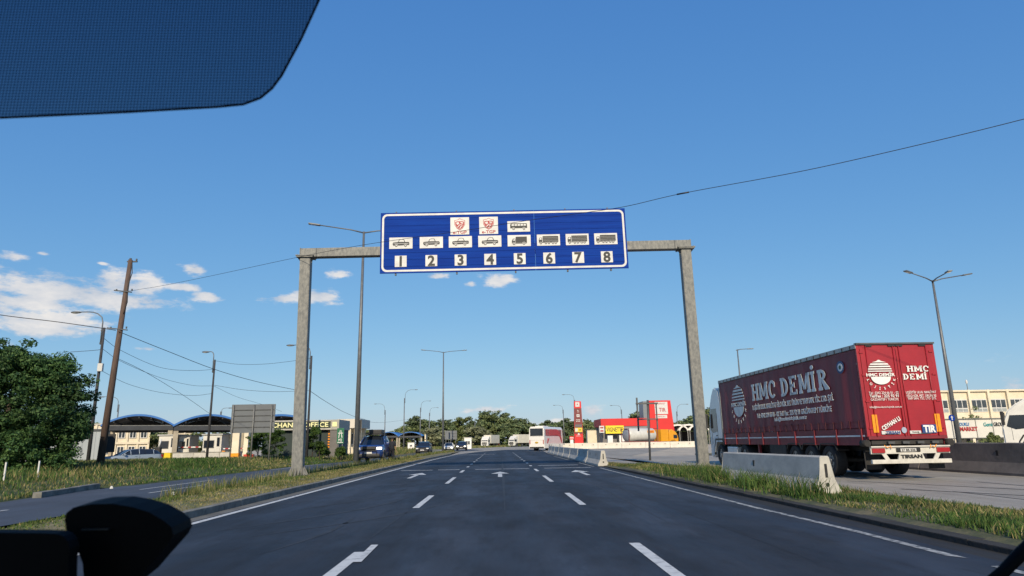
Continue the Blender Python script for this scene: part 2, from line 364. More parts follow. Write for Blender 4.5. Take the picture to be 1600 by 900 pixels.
# raised strips as height-field grids
def strip(name, rows, ny, m, nx=6, zf=None, kind='structure'):
    """rows: list of (y, xl, xr); surface z = zf(t, y) over t in 0..1 across"""
    V = []; ys = np.linspace(rows[0][0], rows[-1][0], ny)
    xl = np.interp(ys, [r[0] for r in rows], [r[1] for r in rows]); xr = np.interp(ys, [r[0] for r in rows], [r[2] for r in rows])
    for j in range(ny):
        for i in range(nx+1):
            t = i/nx; V.append((xl[j]+(xr[j]-xl[j])*t, ys[j], zf(t, ys[j])))
    Fq = [(j*(nx+1)+i, j*(nx+1)+i+1, (j+1)*(nx+1)+i+1, (j+1)*(nx+1)+i) for j in range(ny-1) for i in range(nx)]
    return numesh(name, np.array(V), np.array(Fq), [m], kind=kind)
rng = np.random.default_rng(5)
def nse(y, k=1.0, s=0.0): return math.sin(y*.9*k+s)*.5 + math.sin(y*2.3*k+1.7+s)*.3 + math.sin(y*5.1*k+.6+s)*.2
LV = [(-12,-8.6,-6.45),(13,-8.9,-6.45),(22,-9.5,-6.45),(40,-9.6,-6.45),(52,-9.0,-6.45),(66,-8.7,-6.4),(90,-8.5,-6.0),(118,-7.4,-6.6)]
def lvz(t, y): 
    f = max(0, min(1, (118-y)/30)); return (.0 if t == 0 else ((.06+.085*min(1, t*1.6)) + (.03*math.sin(math.pi*t) + .012*nse(y+t*9)) * (0 if t == 1 else 1)))*f
strip('left_verge', LV, 160, G_verge, 8, lvz)
def kerb(name, pts, w_, h, m, side=1):
    """kerb stones along pts (x,y); runs as separate stones with joints"""
    b = MB(); L_ = 0
    for (x0, y0), (x1, y1) in zip(pts, pts[1:]):
        n = max(1, int(abs(y1-y0)/1.0 + abs(x1-x0)/1.0)); 
        for k in range(n):
            ax, ay = x0+(x1-x0)*k/n, y0+(y1-y0)*k/n; bx, by = x0+(x1-x0)*(k+1)/n, y0+(y1-y0)*(k+1)/n
            dx, dy = bx-ax, by-ay; l = math.hypot(dx, dy); rz = math.atan2(dy, dx)
            hh = h + random.uniform(-.008, .008)
            b.box(((ax+bx)/2, (ay+by)/2, hh/2-.05), (l-.004, w_, hh+.1), m, rz=rz+random.uniform(-.004,.004), bev=.014)
    return b.build(name, kind='structure')
random.seed(3)
kerb('left_kerb', [(-6.36,-8),(-6.36,62),(-5.9,84)], .18, .15, M['conc2'])
sheet('left_gutter', [rect(-6.27,-5.95,-12,62,.002), [(-6.27,62,.002),(-5.95,62,.002),(-5.5,84,.002),(-5.82,84,.002)]], mat('gutter_concrete', (.15,.15,.14), .9, (.09,.09,.085), 1.5, bump=.3))
RV = [(-12,6.15,9.1),(8,6.15,9.0),(12,6.15,8.85),(16,6.15,8.3),(18,6.1,8.75),(24,6.0,9.2),(30,5.85,9.7),(35,5.75,8.6),(42,5.9,6.4)]
def rvz(t, y):
    f = max(0, min(1, (42-y)/9)); e = min(1, t*6)*min(1, (1-t)*5); return .0 + (.05+.09*max(e,t*.8) + .015*nse(y+t*7)*e)*f
G_right = ground_mat('right_verge_soil', [(.04,.055,.02), (.085,.085,.04), (.15,.125,.07)], 1.6)
strip('right_verge', RV, 120, G_right, 10, rvz)
sheet('right_shoulder', [[(5.62,-12,-.002),(6.25,-12,-.002),(6.25,8,-.002),(6.2,18,-.002),(6.05,28,-.002),(5.95,38,-.002),(5.62,40,-.002)]], A_dark)
kerb('right_kerb', [(6.22,-6),(6.20,16),(6.08,24),(5.92,33)], .36, .075, mat('dirty_kerb', (.030,.029,.028), .95, (.016,.016,.016), 2, bump=.8, bscale=14))
LB = [(-12,-60,-13.3),(10,-60,-13.4),(18,-62,-13.6),(24,-62,-14.6),(26,-62,-15.0),(27.5,-70,-14.2),(48,-80,-14.2),(58,-85,-13.2),(66,-85,-12.9)]
def lbz(t, y):
    t = max(0, min(1, t)); d = (1-t)
    f = max(0, min(1, (78-y)/22)); far = .27
    d_m = d*50
    near = .06 + .36*min(1, (d_m/5.5))**.8 if d_m > 0 else 0
    near += .05*nse(y*.6+d*20)*min(1, d_m/3)
    z = near*f + (1-f)*(.02 + .12*min(1, d_m/2.2)*(1 if d_m < 4 else 0))
    return z if d > 0 else -.02
strip('left_bank', [(r[0], r[2]-50, r[2]) for r in LB if r[0] <= 66], 110, G_green, 60, lbz)
strip('left_bank_far', [(66,-16.3,-12.9),(84,-16.3,-12.5),(122,-16.4,-12.6),(200,-18,-14)], 60, G_verge, 6, lambda t, y: (.14*(1-t)+.03*nse(y)*t*(1-t)+ .02))
kerb('bank_kerb', [(-14.0,21.3),(-14.95,26.0)], .25, .16, M['conc2'])
b = MB()
gx = G(1066,706)
sheet('grass_island', [[(18.0,57,.06),(23,55,.06),(24,64,.06),(19,66,.06),(17.6,61,.06)]], G_verge)
kerb('island_kerb', [(17.9,57),(23,55)], .15, .13, M['conc2']); kerb('island_side_kerb', [(17.55,61),(17.9,57)], .15, .13, M['conc2'])

# ---------------------------------------------------------------- grass (uncountable)
def leafmat(name, ca, cb, cc=None, rough=.75, trans=.3, scale=1.2):
    m = bpy.data.materials.new(name); m.use_nodes = True; N = m.node_tree.nodes; L = m.node_tree.links; p = N['Principled BSDF']
    g = N.new('ShaderNodeNewGeometry'); r = N.new('ShaderNodeValToRGB'); L.new(g.outputs['Random Per Island'], r.inputs[0])
    e = r.color_ramp.elements; e[0].color = (*ca, 1); e[1].color = (*cb, 1)
    if cc: k = e.new(.5); k.color = (*cc, 1)
    tc = N.new('ShaderNodeTexCoord'); n = N.new('ShaderNodeTexNoise'); n.inputs['Scale'].default_value = scale; n.inputs['Detail'].default_value = 4
    L.new(tc.outputs['Object'], n.inputs['Vector']); mr = N.new('ShaderNodeMapRange'); mr.inputs[1].default_value = .35; mr.inputs[2].default_value = .65; mr.inputs[3].default_value = .65; mr.inputs[4].default_value = 1.3
    L.new(n.outputs[0], mr.inputs[0]); s = N.new('ShaderNodeVectorMath'); s.operation = 'SCALE'; L.new(r.outputs[0], s.inputs[0]); L.new(mr.outputs[0], s.inputs['Scale'])
    L.new(s.outputs[0], p.inputs['Base Color']); p.inputs['Roughness'].default_value = rough; p.inputs['Specular IOR Level'].default_value = .25
    t = N.new('ShaderNodeBsdfTranslucent'); L.new(s.outputs[0], t.inputs['Color']); mx = N.new('ShaderNodeMixShader'); mx.inputs[0].default_value = trans
    L.new(p.outputs[0], mx.inputs[1]); L.new(t.outputs[0], mx.inputs[2]); L.new(mx.outputs[0], N['Material Output'].inputs['Surface'])
    return m
g_dry = leafmat('dry_grass', (.14,.15,.05), (.36,.30,.14), (.22,.20,.08))
g_green = leafmat('green_grass', (.05,.10,.02), (.15,.18,.055), (.085,.13,.03))
g_lush = leafmat('lush_grass', (.03,.075,.018), (.11,.17,.04), (.06,.115,.026))
def blades(name, X, Y, Z, hgt, wid, mats, mi, bend=.5, **kw):
    n = len(X); a = rng.uniform(0, 2*np.pi, n); lean = rng.uniform(0, 2*np.pi, n); b_ = rng.uniform(.1, bend, n)*hgt
    dx, dy = np.cos(a)*wid/2, np.sin(a)*wid/2; lx, ly = np.cos(lean)*b_, np.sin(lean)*b_
    base = np.stack([X, Y, Z], 1)
    V = np.zeros((n, 5, 3)); V[:, 0] = base - np.stack([dx, dy, 0*dx+.02], 1); V[:, 1] = base + np.stack([dx, dy, 0*dx-.02], 1)
    mid = base + np.stack([lx*.3, ly*.3, hgt*.55], 1); V[:, 2] = mid + np.stack([dx*.7, dy*.7, 0*dx], 1); V[:, 3] = mid - np.stack([dx*.7, dy*.7, 0*dx], 1)
    V[:, 4] = base + np.stack([lx, ly, hgt], 1)
    i = np.arange(n)*5
    F3 = np.concatenate([np.stack([i, i+1, i+2], 1), np.stack([i, i+2, i+3], 1), np.stack([i+3, i+2, i+4], 1)])
    return numesh(name, V.reshape(-1, 3), F3, mats, np.tile(mi, 3), kind='stuff', **kw)
def scatter(rows, zf, n, y0, y1, power=1.0, clump=.5, tmin=0, tmax=1):
    y = y0 + (y1-y0)*rng.random(n*2)**power; t = tmin + (tmax-tmin)*rng.random(n*2)
    dens = .5 + .5*np.sin(y*1.7+t*5)*np.sin(y*.61+2+t*11) + .3*np.sin(y*4.3+t*17)
    k = rng.random(n*2) < (1-clump) + clump*np.clip(dens, 0, 1); y, t = y[k][:n], t[k][:n]
    xl = np.interp(y, [r[0] for r in rows], [r[1] for r in rows]); xr = np.interp(y, [r[0] for r in rows], [r[2] for r in rows])
    return xl + (xr-xl)*t, y, np.array([zf(float(tt), float(yy)) for tt, yy in zip(t, y)]), t
X, Y, Z, t = scatter(LV, lvz, 42000, 6, 60, 1.5, .65, .01, .99)
gr = rng.random(len(X)); pg = np.clip(1.15-1.25*t + .35*np.sin(Y*.8+t*3)*np.sin(Y*.37), .05, .9)
blades('verge_grass', X, Y, Z-.01, (.03+.07*rng.random(len(X))**2)*(.8+.5*np.clip((Y-12)/12,0,1)-t*.4), .012+.0006*Y, [g_dry, g_green], (gr < pg).astype(int), .9, label='short yellowing grass growing on the verge left of the main road', cat='grass')
X, Y, Z, t = scatter(LV, lvz, 7000, 19, 112, 1.3, .7, .02, .35)
blades('roadside_weeds', X, Y, Z-.01, .15+.30*rng.random(len(X))**2, .008+.0004*Y, [g_dry, g_green], (rng.random(len(X)) < .5).astype(int), .5, label='thin taller weeds along the back edge of the left verge', cat='weeds')
X, Y, Z, t = scatter(RV, rvz, 42000, 6.5, 41, 1.5, .75, .11, .98)
pg = np.clip(.72 - .6*(Y > 28)*rng.random(len(X)) + .4*np.sin(Y*1.3+t*4), .12, .92)
hh = (.03+.11*rng.random(len(X))**1.7)*(1+.5*np.sin(Y*.9)*np.sin(t*9))
blades('right_verge_grass', X, Y, Z-.01, hh, .014+.0005*Y, [g_dry, g_lush], (rng.random(len(X)) < pg).astype(int), .9, label='green grass growing on the verge right of the main road', cat='grass')
n = 5200; Y = rng.uniform(14.6, 27.5, n); X = 6.95 - .25*np.abs(rng.normal(0, 1, n)) + rng.normal(0, .12, n) + (Y > 22)*rng.uniform(-.5, 1.4, n)
cl = np.sin(Y*2.9)*np.sin(Y*1.13+.5); k = rng.random(n) < .45+.55*cl; X, Y = X[k], Y[k]
blades('tall_grass', X, Y, np.full(len(X), .10), .18+.36*rng.random(len(X)), .022, [g_dry, g_lush], (rng.random(len(X)) < .88).astype(int), 1.0, label='tall lush grass tufts along the foot of the near barrier', cat='grass')
n = 52000; Y = 14 + 50*rng.random(n)**1.25; dist = 21*rng.random(n)**1.3; xr = np.interp(Y, [r[0] for r in LB], [r[2] for r in LB]); X = xr - dist - .15
Z = np.array([lbz(1-d/50, yy) for d, yy in zip(dist, Y)])
hh = (.08+.25*rng.random(n)**1.4)*np.clip(.35+dist/4.5, .35, 1.25)*np.where(Y > 48, .75, 1)
blades('bank_grass', X, Y, Z-.02, hh, .018+.0009*Y, [g_dry, g_lush], (rng.random(n) < np.clip(.92-.006*Y+.3*np.sin(X*.6+Y*.3), .2, .95)).astype(int), .8, label='long green grass on the bank left of the side road', cat='grass')
n = 9000; Y = rng.uniform(60, 118, n); X = rng.uniform(-16.2, -12.9, n)
blades('far_bank_grass', X, Y, np.full(n, .12), .12+.45*rng.random(n)**2, .06, [g_dry, g_green], (rng.random(n) < .5).astype(int), .8, label='tall dry grass strip beside the parking area beyond the exchange kiosk', cat='grass')
n = 14000; Y = rng.uniform(150, 262, n); X = rng.uniform(-45, 12, n) - 4; k = X < -18 + (Y-150)*.35; X, Y = X[k], Y[k]
blades('meadow_grass', X, Y, np.full(len(X), -.05), .2+.5*rng.random(len(X)), .25, [g_dry, g_green], (rng.random(len(X)) < .45).astype(int), .8, label='yellow green meadow grass in front of the far tree line', cat='grass')

# ---------------------------------------------------------------- trees
bark = mat('bark', (.07,.055,.04), .95, (.04,.032,.025), 8, bump=.5)
def foliage(seed, H_, R_, zb, n, leaf, m, nc=60, squash=1.0, lobes=7, inner=.35, parent=None, name='crown', upper=0.0, given=None):
    g = np.random.default_rng(seed)
    # big lobes -> clumps -> leaves
    lob = []
    for i in range(lobes):
        a = g.uniform(0, 2*np.pi); rr = R_*g.uniform(.15, .62); z = zb + (H_-zb)*g.uniform(.18, .80)
        lob.append((rr*np.cos(a), rr*np.sin(a), z, R_*g.uniform(.38, .62)*(1.05-.45*(z-zb)/(H_-zb))))
    lob.append((0, 0, zb+(H_-zb)*.78, R_*.42))
    if given: lob = given
    lob = np.array(lob)
    li = g.integers(0, len(lob), nc); u = g.normal(0, 1, (nc, 3)); u /= np.linalg.norm(u, axis=1)[:, None]
    rr = g.uniform(.5, 1.06, nc) if not given else g.uniform(.45, 1.28, nc)**1.0
    C = lob[li, :3] + u*(lob[li, 3]*rr)[:, None]*np.array([1, 1, .85*squash])
    C[:, 2] = np.clip(C[:, 2], zb*.7, H_ + g.uniform(-.4, .1, nc))
    cr = R_*g.uniform(.09, .22, nc)*(.55 if given else 1)
    ci = g.choice(nc, n, p=cr**1.6/np.sum(cr**1.6)); u = g.normal(0, 1, (n, 3)); u /= np.linalg.norm(u, axis=1)[:, None]
    P = C[ci] + u*(cr[ci]*g.random(n)**.45)[:, None]*np.array([1.15, 1.15, .75])
    nr = u*.8 + g.normal(0, .6, (n, 3)) + np.array([0, 0, .35]); nr /= np.linalg.norm(nr, axis=1)[:, None]
    t1 = np.cross(nr, g.normal(0, 1, (n, 3))); t1 /= np.linalg.norm(t1, axis=1)[:, None]; t2 = np.cross(nr, t1)
    s = leaf*g.uniform(.6, 1.3, n)[:, None]
    V = np.stack([P - t1*s*.5, P + t2*s*.26, P + t1*s*.5, P - t2*s*.26], 1)
    Fq = np.arange(n*4).reshape(n, 4)
    return numesh(name, V.reshape(-1, 3), Fq, [m], parent=parent), C
def trunk_mb(H_, zb, r, C, seed, nl=7):
    rr = random.Random(seed); b = MB(); top = zb + (H_-zb)*.62
    pts = [(0, 0, -.2)] + [(rr.uniform(-.03, .03)*H_*k/5, rr.uniform(-.03, .03)*H_*k/5, top*k/5) for k in range(1, 6)]
    b.tube(pts, r, bark, 9, r*.35)
    for i in range(nl):
        c = C[rr.randrange(len(C))]; k = rr.uniform(.3, .8); z0 = max(zb*.6, top*k*.8)
        p0 = Vector((0, 0, z0)); p1 = Vector(c); mid = p0.lerp(p1, .5) + Vector((0, 0, -.06*H_*rr.random()))
        b.tube([p0, mid, p1], r*.4, bark, 6, r*.08)
    return b
def tree(name, loc, H_, R_, zb, n, leaf, m, seed, label, cat='tree', nc=60, r=None, group=None, **kw):
    o = root(name, loc, 0, label, cat, group)
    cr, C = foliage(seed, H_, R_, zb, n, leaf, m, nc, parent=o, **kw)
    trunk_mb(H_, zb, r or H_*.022, C, seed).build('trunk', o)
    return o
l_near = leafmat('near_leaves', (.022,.062,.024), (.095,.165,.050), (.045,.100,.032), .6, .25, .5)
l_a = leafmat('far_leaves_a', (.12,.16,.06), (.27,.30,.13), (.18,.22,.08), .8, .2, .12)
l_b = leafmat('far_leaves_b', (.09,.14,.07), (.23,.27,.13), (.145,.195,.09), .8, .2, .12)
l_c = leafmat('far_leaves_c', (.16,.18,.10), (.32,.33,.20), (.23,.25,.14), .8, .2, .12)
l_bush = leafmat('bush_leaves', (.03,.065,.014), (.09,.14,.03), (.05,.10,.02), .7, .25, .8)
LOB = [(-.2,0,5.25,1.2),(-1.4,.5,5.0,1.25),(.7,-.3,4.75,1.1),(1.5,.2,4.85,.9),(2.2,.3,4.2,.9),(2.4,-.2,3.0,.9),(1.9,.4,1.9,1.0),(2.9,.2,2.1,.5),(.6,-.9,3.6,1.9),(.8,-.6,1.9,1.7),(-1.5,-.8,3.4,2.0),(-1.2,-.4,1.7,1.7),(-3.3,0,4.6,1.7),(-3.6,-.3,2.6,2.1),(-5.0,.5,3.4,1.7),(.3,1.4,3.4,2.2),(1.6,1.2,3.3,1.3),(-.5,-.9,1.1,1.3),(1.3,-.6,1.1,1.0),(-2.4,-.6,1.1,1.4),(2.3,.2,1.0,.8)]
tree('leafy_tree', (-23.2, 32.5, .25), 6.7, 4.6, .5, 120000, .15, l_near, 11, 'large dark green leafy tree on the grass bank at the left edge', nc=520, r=.2, given=LOB)
tree('leafy_tree', (-30.5, 36.0, .3), 6.0, 4.6, .4, 14000, .28, l_near, 19, 'dark tree half outside the frame behind the large leafy tree', nc=80, lobes=8, r=.2)
# far tree line: six kinds, copied
protos = []
for i, (H_, R_, m, n) in enumerate([(12, 6.2, l_a, 4200), (10, 5.6, l_b, 3800), (13.5, 5.6, l_b, 4200), (9, 6.4, l_a, 3800), (7.5, 5.0, l_c, 3200), (11, 7.0, l_b, 4600)]):
    protos.append([tree('broadleaf_tree', (0, 0, 0), H_, R_, .6, n, .75, m, 40+i, 'x', nc=70, lobes=9, group='trees of the far tree line'), H_, False])
line = [ # px, top px, Y, kind, label
 (575,668,250,3,'low green tree behind the parked blue pickup roof box'),(598,672,270,0,'small far tree just left of the first far arched canopy'),
 (628,664,275,3,'low yellow green tree above the join of the two far canopies'),(652,648,280,2,'tall dark tree above the second far canopy'),
 (672,655,278,1,'dark rounded tree left of the distant double lamp pole'),(676,669,240,4,'pale silvery willow right of the far canopies'),
 (700,657,282,5,'broad dark tree behind the distant double lamp pole'),(722,649,278,0,'tall green tree right of the distant double lamp pole'),
 (738,656,275,2,'dark tree right behind the small white kiosk'),(760,645,272,0,'tall light green tree above the left white box truck'),
 (742,668,255,4,'pale bush like tree beside the small white kiosk'),(778,643,276,5,'highest broad tree of the clump above the white box truck'),
 (793,643,280,2,'narrow tall tree at the right end of the high clump'),(798,660,262,1,'dark tree between the two white trucks'),
 (815,655,270,5,'wide dark green tree above the second white truck'),(832,660,275,0,'green tree just left behind the coach'),
 (855,655,270,2,'dark tree above the roof of the coach'),(872,658,262,1,'small dark tree above the front of the coach'),
 (887,652,268,2,'tall tree left of the red price pylon'),(903,657,270,5,'dark tree behind the red price pylon'),
 (921,668,250,1,'dark tree between the red pylon and the shop'),(938,655,262,3,'tree with reddish twigs at the left end of the red shop'),
 (1001,640,262,1,'dark tree rising above the flat roof of the red shop'),(1062,655,255,0,'green tree right of the red tower'),
 (1078,648,235,2,'tall tree in the gap between red tower and gantry leg'),(1098,640,215,5,'tree partly behind the right gantry leg'),
 (1112,632,190,0,'bright green tree right of the gantry leg before the lorry cab'),(1125,650,200,1,'dark tree hidden behind the lorry cab'),
 (550,672,240,1,'far tree seen behind the lamp pole by the pickup'),(1040,662,262,3,'low tree behind the red tower')]
for i, (px, py, Y, k, lab) in enumerate(line):
    p = D(px, py, Y); pr = protos[k]; s = (p.z+.6)/pr[1]; sx = s*random.uniform(1.15, 1.5)
    if not pr[2]: o = pr[0]; o.location = (p.x, Y, -.3); o.scale = (sx, sx, s); o['label'] = lab; pr[2] = True
    else: dup(pr[0], (p.x, Y, -.3), random.uniform(0, 6.28), lab, (sx, sx, s))
sheet('far_ground_cover', [[(-60,250,-.05),(160,250,-.05),(200,420,-.05),(-120,420,-.05)]], G_green)
hedge_m = l_b
foliage(77, 5.5, 1, .2, 10, .5, hedge_m)[0].name = 'tmp'; bpy.data.objects.remove(bpy.data.objects['tmp'])
n = 26000; g = np.random.default_rng(4); P = np.stack([g.uniform(-70, 110, n), g.uniform(284, 300, n), 9.5*g.random(n)**.8], 1)
P[:, 2] *= .72+.28*np.sin(P[:, 0]*.21)*np.sin(P[:, 0]*.077+1); nr = g.normal(0, 1, (n, 3)); nr /= np.linalg.norm(nr, axis=1)[:, None]; t1 = np.cross(nr, g.normal(0, 1, (n, 3))); t1 /= np.linalg.norm(t1, axis=1)[:, None]; t2 = np.cross(nr, t1); s = g.uniform(.5, 1.1, n)[:, None]
numesh('far_wood', np.stack([P-t1*s*.6, P+t2*s*.4, P+t1*s*.6, P-t2*s*.4], 1).reshape(-1, 3), np.arange(n*4).reshape(n, 4), [l_b], kind='stuff', label='far off wood closing the view behind the tree line', cat='wood')
for (px, py, Y, k, lab) in [(130,650,118,1,'green tree behind the pale wall on the left'),(238,668,104,3,'green tree seen under the first arched canopy'),(305,672,108,0,'green tree seen under the second canopy by the booths'),
      (372,668,108,3,'green tree seen below the third canopy'),(345,672,112,1,'dark tree seen behind the right border booth'),(262,676,116,4,'pale tree behind the left border booth')]:
    p = D(px, py, Y); pr = protos[k]; s = (p.z-.1)/pr[1]; dup(pr[0], (p.x, Y, .1), random.uniform(0, 6.28), lab, (s*1.25, s*1.25, s), group='trees behind the border canopies')

# ---------------------------------------------------------------- overhead gantry
def gantry():
    g = root('overhead_gantry', (0, 30, 0), 0, 'grey steel portal gantry over the main road carrying a blue lane sign', 'gantry')
    gv = M['galv']
    for xb, xt, zb, zt in ((-8.72, -8.86, .12, 9.93), (8.92, 8.86, -.02, 10.14)):
        b = MB(); wd, dp = .47, .42
        A = [b.v((xb+sx*wd/2, sy*dp/2, zb)) for sx, sy in ((-1,-1),(1,-1),(1,1),(-1,1))]; B = [b.v((xt+sx*wd/2, sy*dp/2, zt)) for sx, sy in ((-1,-1),(1,-1),(1,1),(-1,1))]
        fs = [b.face([A[i], A[(i+1)%4], B[(i+1)%4], B[i]], gv) for i in range(4)]; b.face(B, gv)
        bmesh.ops.bevel(b.bm, geom=[e for e in b.bm.edges if abs(e.verts[0].co.z-e.verts[1].co.z) > 1], offset=.025, segments=2, affect='EDGES')
        col_ = b.build('column', g)
        b = MB(); b.box((xb, 0, zb+.015), (.95, .85, .04), gv)
        for sx in (-1, 1):
            for k in (-.12, .12):
                b.prism([(xb+sx*(wd/2), zb+.03), (xb+sx*(wd/2+.2), zb+.03), (xb+sx*(wd/2), zb+.42)], 'y', k-.01, k+.01, gv)
        for k in (-.14, .0, .14): b.prism([(-dp/2, zb+.03), (-dp/2-.18, zb+.03), (-dp/2, zb+.40)], 'x', xb+k-.01, xb+k+.01, gv)
        for sx in (-1, 1):
            for sy in (-1, 1): b.cyl((xb+sx*.41, sy*.36, zb+.03), (xb+sx*.41, sy*.36, zb+.10), .022, M['galv_dark'], n=6)
        b.build('base_plate', g)
        b = MB(); b.box((xt, 0, zt+.02), (.82, .66, .045), gv); b.box((xt, 0, zt-.035), (.74, .60, .04), gv)
        for sx in (-1, 1):
            for sy in (-1, 0, 1): b.cyl((xt+sx*.35, sy*.24, zt-.09), (xt+sx*.35, sy*.24, zt+.08), .02, M['galv_dark'], n=6)
        b.prism([(xt-.235, zt-.05), (xt-.36, zt-.05), (xt-.235, zt-.28)], 'y', -.01, .01, gv); b.prism([(xt+.235, zt-.05), (xt+.36, zt-.05), (xt+.235, zt-.28)], 'y', -.01, .01, gv)
        b.build('head_flange', g)
        b = MB(); b.box((0, 20, 0), (.01, .01, .01), gv) if False else None
        b.bm.free()
        # small footing
        f = MB(); f.box((xb, -.05, zb-.09), (1.5, 1.3, .18), M['conc'], bev=.04, taper=(.86, .86)); f.build('footing', g)
    a = math.atan2(.21, 18.0); XB = Matrix.Translation((0, 0, 10.21)) @ Matrix.Rotation(-a, 4, 'Y')
    b = MB(); b.T = XB; b.box((0, 0, 0), (18.2, .40, .42), gv, bev=.02); b.build('beam', g)
    for x in (-8.35, 8.35): b = MB(); b.T = XB; b.box((x, -.203, 0), (.05, .012, .40), M['galv_dark']); b.build('splice_plate', g)
    for x in (-9.1, 9.1): b = MB(); b.T = XB; b.box((x, 0, 0), (.03, .43, .46), gv); b.build('end_plate', g)
    # sign board
    W, Hh = 11.42, 2.92
    XS = Matrix.Translation((.34, -.42, 10.51)) @ Matrix.Rotation(-rad(.62), 4, 'Y')
    b = MB(); b.T = XS
    n = 9; h = Hh/n
    for s0, s1 in ((-W/2, 1.42), (1.435, W/2)):
        for i in range(n): b.box(((s0+s1)/2, 0, -Hh/2+h*(i+.5)), (s1-s0, .05, h-.010), M['blue'])
    for x in np.linspace(-5, 5, 9): b.box((x, .10, 0), (.06, .12, Hh-.1), M['galv_dark'])
    for x in (-5.0,-2.2,.5,2.9,4.9):
        b.box((x, .06, -Hh/2-.04), (.07, .10, .09), M['galv_dark']); b.box((x, .06, Hh/2+.03), (.06, .08, .07), M['galv_dark'])
    board = b.build('sign_board', g)
    b = MB(); b.T = XS
    def rr_(hw, hh, r, k=8):
        P = []
        for cx, cy, a0 in ((hw-r, hh-r, 0), (-hw+r, hh-r, 90), (-hw+r, -hh+r, 180), (hw-r, -hh+r, 270)):
            for i in range(k+1): t = rad(a0+90*i/k); P.append((cx+r*math.cos(t), cy+r*math.sin(t)))
        return P
    O, I = rr_(W/2-.07, Hh/2-.07, .24), rr_(W/2-.16, Hh/2-.16, .17)
    n = len(O); vo = [b.v((x, -.029, z)) for x, z in O]; vi = [b.v((x, -.029, z)) for x, z in I]
    for i in range(n): b.face([vo[i], vo[(i+1)%n], vi[(i+1)%n], vi[i]], M['white'])
    b.build('white_border', board)
    ink = M['ink']; y1, y2 = -.030, -.048
    us = [-4.76, -3.36, -2.02, -.66, .70, 2.06, 3.40, 4.73]
    def plaque(name, u, v, w_, h_):
        b = MB(); b.T = XS @ Matrix.Translation((u, 0, v)); b.box((0, -.038, 0), (w_, .018, h_), M['white']); return b
    def P(b, pts, m, d=0): b.prism(pts, 'y', -.0475-d*.003, -.0500-d*.003, m)
    def circ(cx, cz, r, k=14): return [(cx+r*math.cos(2*math.pi*i/k), cz+r*math.sin(2*math.pi*i/k)) for i in range(k)]
    for i, u in enumerate(us):
        b = plaque('n', u, -.90, .54, .53); b.text(str(i+1), .66, (0, -.052, 0), ink, bold=.022); b.build('number_plaque', board, label='white plaque with black figure %d' % (i+1))
    for i, u in enumerate(us):
        b = plaque('v', u, -.03, 1.07, .54); wh = M['white']
        if i < 4:
            P(b, [(-.38,-.06),(-.36,.03),(-.16,.05),(.36,.05),(.39,0),(.38,-.10),(-.33,-.13)], ink)
            P(b, [(-.14,.045),(-.08,.16),(0,.19),(.14,.18),(.20,.05)], ink); P(b, [(-.10,.055),(-.055,.145),(.02,.165),(.12,.155),(.16,.055)], wh, 1)
            P(b, [(-.34,-.035),(.35,-.035),(.35,-.018),(-.34,-.018)], wh, 1)
            for cx in (-.21, .21): P(b, circ(cx, -.12, .075), wh, 1); P(b, circ(cx, -.12, .062), ink, 2); P(b, circ(cx, -.12, .032), wh, 3)
        elif i == 4:
            P(b, [(-.16,-.11),(-.16,.19),(.36,.19),(.36,-.11)], ink); P(b, [(-.34,-.13),(-.34,.0),(-.28,.10),(-.17,.10),(-.17,-.13)], ink)
            P(b, [(-.29,.0),(-.25,.075),(-.19,.075),(-.19,0)], wh, 1); P(b, [(-.3,-.12),(.34,-.12),(.34,-.15),(-.3,-.15)], ink)
            for cx in (-.24, .22): P(b, circ(cx, -.14, .075), wh, 1); P(b, circ(cx, -.14, .062), ink, 2); P(b, circ(cx, -.14, .03), wh, 3)
        else:
            P(b, [(-.27,-.10),(-.27,.19),(.46,.19),(.46,-.10)], ink); P(b, [(-.45,-.13),(-.45,.02),(-.41,.12),(-.29,.12),(-.29,-.13)], ink)
            P(b, [(-.42,.02),(-.39,.10),(-.32,.10),(-.32,.02)], wh, 1); P(b, [(-.4,-.11),(.42,-.11),(.42,-.14),(-.4,-.14)], ink)
            for zz in (-.03, .04, .11): P(b, [(-.25,zz),(.44,zz),(.44,zz+.006),(-.25,zz+.006)], wh, 1)
            for cx in (-.36, -.12, .02, .20, .33): P(b, circ(cx, -.15, .062), wh, 1); P(b, circ(cx, -.15, .052), ink, 2); P(b, circ(cx, -.15, .024), wh, 3)
        b.build('vehicle_plaque', board, label='white plaque with black %s pictogram above figure %d' % ('car' if i < 4 else 'truck' if i == 4 else 'lorry', i+1))
    b = plaque('b', .70, .66, 1.05, .52)
    P(b, [(-.40,-.09),(-.40,.06),(-.37,.15),(.37,.15),(.39,.06),(.39,-.09)], ink)
    for k in range(5): P(b, [(-.33+k*.14,.03),(-.33+k*.14,.11),(-.22+k*.14,.11),(-.22+k*.14,.03)], M['white'], 1)
    for cx in (-.24, .24): P(b, circ(cx, -.11, .07), M['white'], 1); P(b, circ(cx, -.11, .056), ink, 2); P(b, circ(cx, -.11, .028), M['white'], 3)
    b.build('bus_plaque', board)
    for u in (-2.04, -.70):
        b = plaque('e', u, .74, .87, .84); rd = M['redink']
        sh = lambda k, dz=0: [(0,.37*k+dz),(.10*k,.31*k+dz),(.25*k,.28*k+dz),(.245*k,.05*k+dz),(.14*k,-.12*k+dz),(0,-.21*k+dz),(-.14*k,-.12*k+dz),(-.245*k,.05*k+dz),(-.25*k,.28*k+dz),(-.10*k,.31*k+dz)]
        P(b, sh(1), rd); P(b, sh(.9, .008), M['white'], 1)
        P(b, [(.205,.20),(.205,.06),(.12,-.09),(0,-.165),(-.12,-.09),(-.205,.06),(-.205,.20),(-.1,.225),(.1,.225)], rd, 2)
